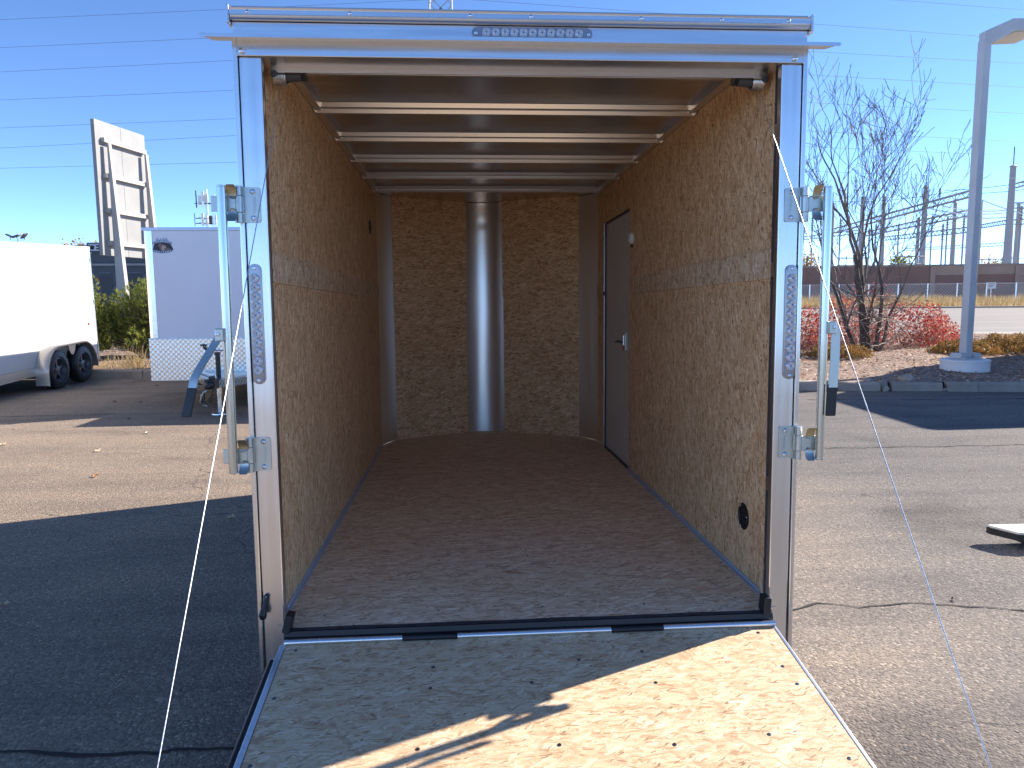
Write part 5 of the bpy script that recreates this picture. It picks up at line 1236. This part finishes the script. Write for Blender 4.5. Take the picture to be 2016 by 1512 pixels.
# lattice tower and the power lines it carries
tw_ = at(868, 20, 70); LTW = thing('lattice_tower', 'steel lattice pylon just showing above the trailer roof', 'pylon', (tw_.x, tw_.y, 0))
hw = 20.5 * 70 / FPX
mb = MB()
for sx in (-1, 1):
    for sy in (-1, 1): mb.tube([(sx * hw, sy * hw, 0), (sx * hw, sy * hw, 33)], .085, 4)
mb.build('leg', M['spole'], LTW); 
mb = MB(); step_ = 2.0; z = 0
while z < 33:
    for sy in (-1, 1):
        mb.tube([(-hw, sy * hw, z), (hw, sy * hw, z + step_)], .045, 3); mb.tube([(hw, sy * hw, z), (-hw, sy * hw, z + step_)], .045, 3)
        mb.tube([(sy * hw, -hw, z), (sy * hw, hw, z + step_)], .045, 3); mb.tube([(sy * hw, hw, z), (sy * hw, -hw, z + step_)], .045, 3)
    z += step_
o = mb.build('lacing', M['spole'], LTW); o['kind'] = 'stuff'
mb = MB(); zz_ = at(868, 24, 70).z
for i in range(4): mb.tube([(0, -hw - .1, zz_ - i * .19), (0, -hw - .1, zz_ - .08 - i * .19)], [.05, .14], 8)
mb.build('insulator', M['black'], LTW)
wl = [(40, 17, 5, -12, 'thin_top'), (95, 71, 40, 80), (143, 118, 100, 127), (198, 177, 145, 174), (253, 232, 200, 225), (293, 266, 256, 281), (332, 318, 287, 309), (345, 338, 336, 353)]
left = [(40, 17), (95, 72), (143, 118), (198, 177), (253, 233), (293, 266), (332, 319)]
right = [(-16, 22), (44, 80), (99, 127), (145, 174), (200, 225), (256, 281), (287, 309), (336, 353)]
ords = ['topmost', 'second', 'third', 'fourth', 'fifth', 'sixth', 'seventh', 'lowest']
for i in range(8):
    # right side: through (1590, ra) and (2016, rb)
    ra, rb = right[i]; a = at(868, ra - (rb - ra) / 426 * 722 * .8, 68.5); b = at(2400, rb + (rb - ra) / 426 * 384 * .8, 72)
    mid = at(1803, (ra + rb) / 2, 68.5 + (72 - 68.5) * .61)
    def q3(t): # smooth curve through the three points
        t1 = .61; A = a * ((t - t1) * (t - 1) / (t1)); B = mid * (t * (t - 1) / (t1 * (t1 - 1))); C_ = b * (t * (t - t1) / (1 - t1)); return A + B + C_
    wire('power_line', ords[i] + ' power line from the top across the sky right of the trailer', [q3(k_ / 24) for k_ in range(25)], .012, 'alu_dark', 'power lines on the right')
    if i < 7:
        la, lb = left[i]; a = at(868, lb - (la - lb) / 455 * 413 * .9, 68.5); b = at(-400, la + (la - lb) / 455 * 400 * .8, 72); mid = at(228, (la + lb) / 2, 70.3)
        def q4(t):
            t1 = .505; return a * ((t - t1) * (t - 1) / (t1)) + mid * (t * (t - 1) / (t1 * (t1 - 1))) + b * (t * (t - t1) / (1 - t1))
        wire('power_line', ords[i] + ' power line from the top across the sky left of the trailer', [q4(k_ / 24) for k_ in range(25)], .012, 'alu_dark', 'power lines on the left')

# far trees peeking over roofs and wall
def fartree(px, py, D, r, mat, label, seed):
    p = at(px, py, D); t = thing('far_tree', label, 'tree', (p.x, p.y, 0), group='far-off trees'); rr = random.Random(seed)
    mb = MB(); mb.tube([(0, 0, 0), (.1, 0, p.z - r * .3)], [.25, .12], 6); mb.build('trunk', M['bark'], t)
    def pt(q):
        while True:
            v = Vector((q.gauss(0, .5), q.gauss(0, .5), q.gauss(0, .45)))
            if v.length < 1.1 + .4 * noise.noise(v * 2 + Vector((seed, 0, 0))): break
        return v * r + Vector((0, 0, p.z - r * .75))
    leafcloud(700, pt, .22, .6, seed).build('crown', M[mat], t)
fartree(147, 481, 90, 2.2, 'juni', 'reddish autumn treetop above the dark roof left of the sign board', 3)
fartree(175, 484, 95, 1.8, 'grassd', 'pale treetop beside the roof sign letters', 4)
fartree(1945, 508, 130, 2.6, 'grassd', 'olive treetop over the wall just right of the lamp post', 5)
fartree(1774, 503, 130, 2.2, 'pine', 'dark green treetop over the wall right of the bare tree', 6)
fartree(1975, 514, 140, 1.8, 'pine', 'small green treetop over the wall near the right edge', 8)
fartree(1588, 498, 130, 2.5, 'grassd', 'pale treetop over the wall beside the trailer post', 7)

# fallen leaves on the asphalt
M['leaf_o'] = simple('orange_leaf', (.48, .19, .05), .7, var=.3, scale=60); M['leaf_t'] = simple('tan_leaf', (.55, .42, .26), .7, var=.3, scale=60); M['leaf_d'] = simple('dark_leaf', (.07, .05, .04), .8, var=.3, scale=60); M['paper'] = simple('white_scrap', (.7, .68, .62), .8)
def leaf(px, py, s_, mat, label, seed):
    p = gnd(px, py); rr = random.Random(seed); vs = [(0, 0, .012)]; n_ = 10
    for i in range(n_):
        a = 2 * math.pi * i / n_; r_ = s_ * (1 if i % 2 else .5) * rr.uniform(.7, 1.2); vs.append((r_ * math.cos(a), r_ * math.sin(a) * .8,     .006 + min(.018, abs(rr.gauss(0, .35)) * s_)))
    mb = MB(); mb.add(vs, [(0, i + 1, (i + 1) % n_ + 1) for i in range(n_)]); o = mb.build('fallen_leaf', M[mat]); o.location = p; o.rotation_euler = (0, 0, rr.uniform(0, 6)); tag(o, label, 'leaf', 'fallen leaves on the asphalt')
leaf(189, 939, .045, 'leaf_o', 'curled orange leaf on the sunlit asphalt left of the open trailer', 1)
leaf(290, 854, .04, 'paper', 'small white scrap on the asphalt below the shadow edge', 2)
leaf(192, 889, .045, 'leaf_t', 'flat tan leaf above the curled orange one', 3)
leaf(6, 877, .06, 'leaf_t', 'tan leaf at the left edge of the sunlit asphalt', 4)
leaf(455, 1020, .04, 'leaf_t', 'tan leaf in the dark shadow beside the open trailer', 5)
leaf(226, 792, .05, 'leaf_d', 'dark leaf in the trailer shade, left of a matching one', 6)
leaf(277, 793, .05, 'leaf_d', 'dark leaf in the trailer shade, right of a matching one', 7)
leaf(255, 826, .05, 'leaf_d', 'flat dark leaf patch just above the shadow edge', 8)
leaf(8, 1192, .03, 'leaf_t', 'small pale leaf at the left edge inside the dark shadow', 9)
leaf(1878, 1183, .02, 'leaf_d', 'tiny dark leaf on the right asphalt by the long crack', 10)
leaf(308, 760, .05, 'leaf_d', 'dark leaf on the asphalt right below the stone guard', 11)
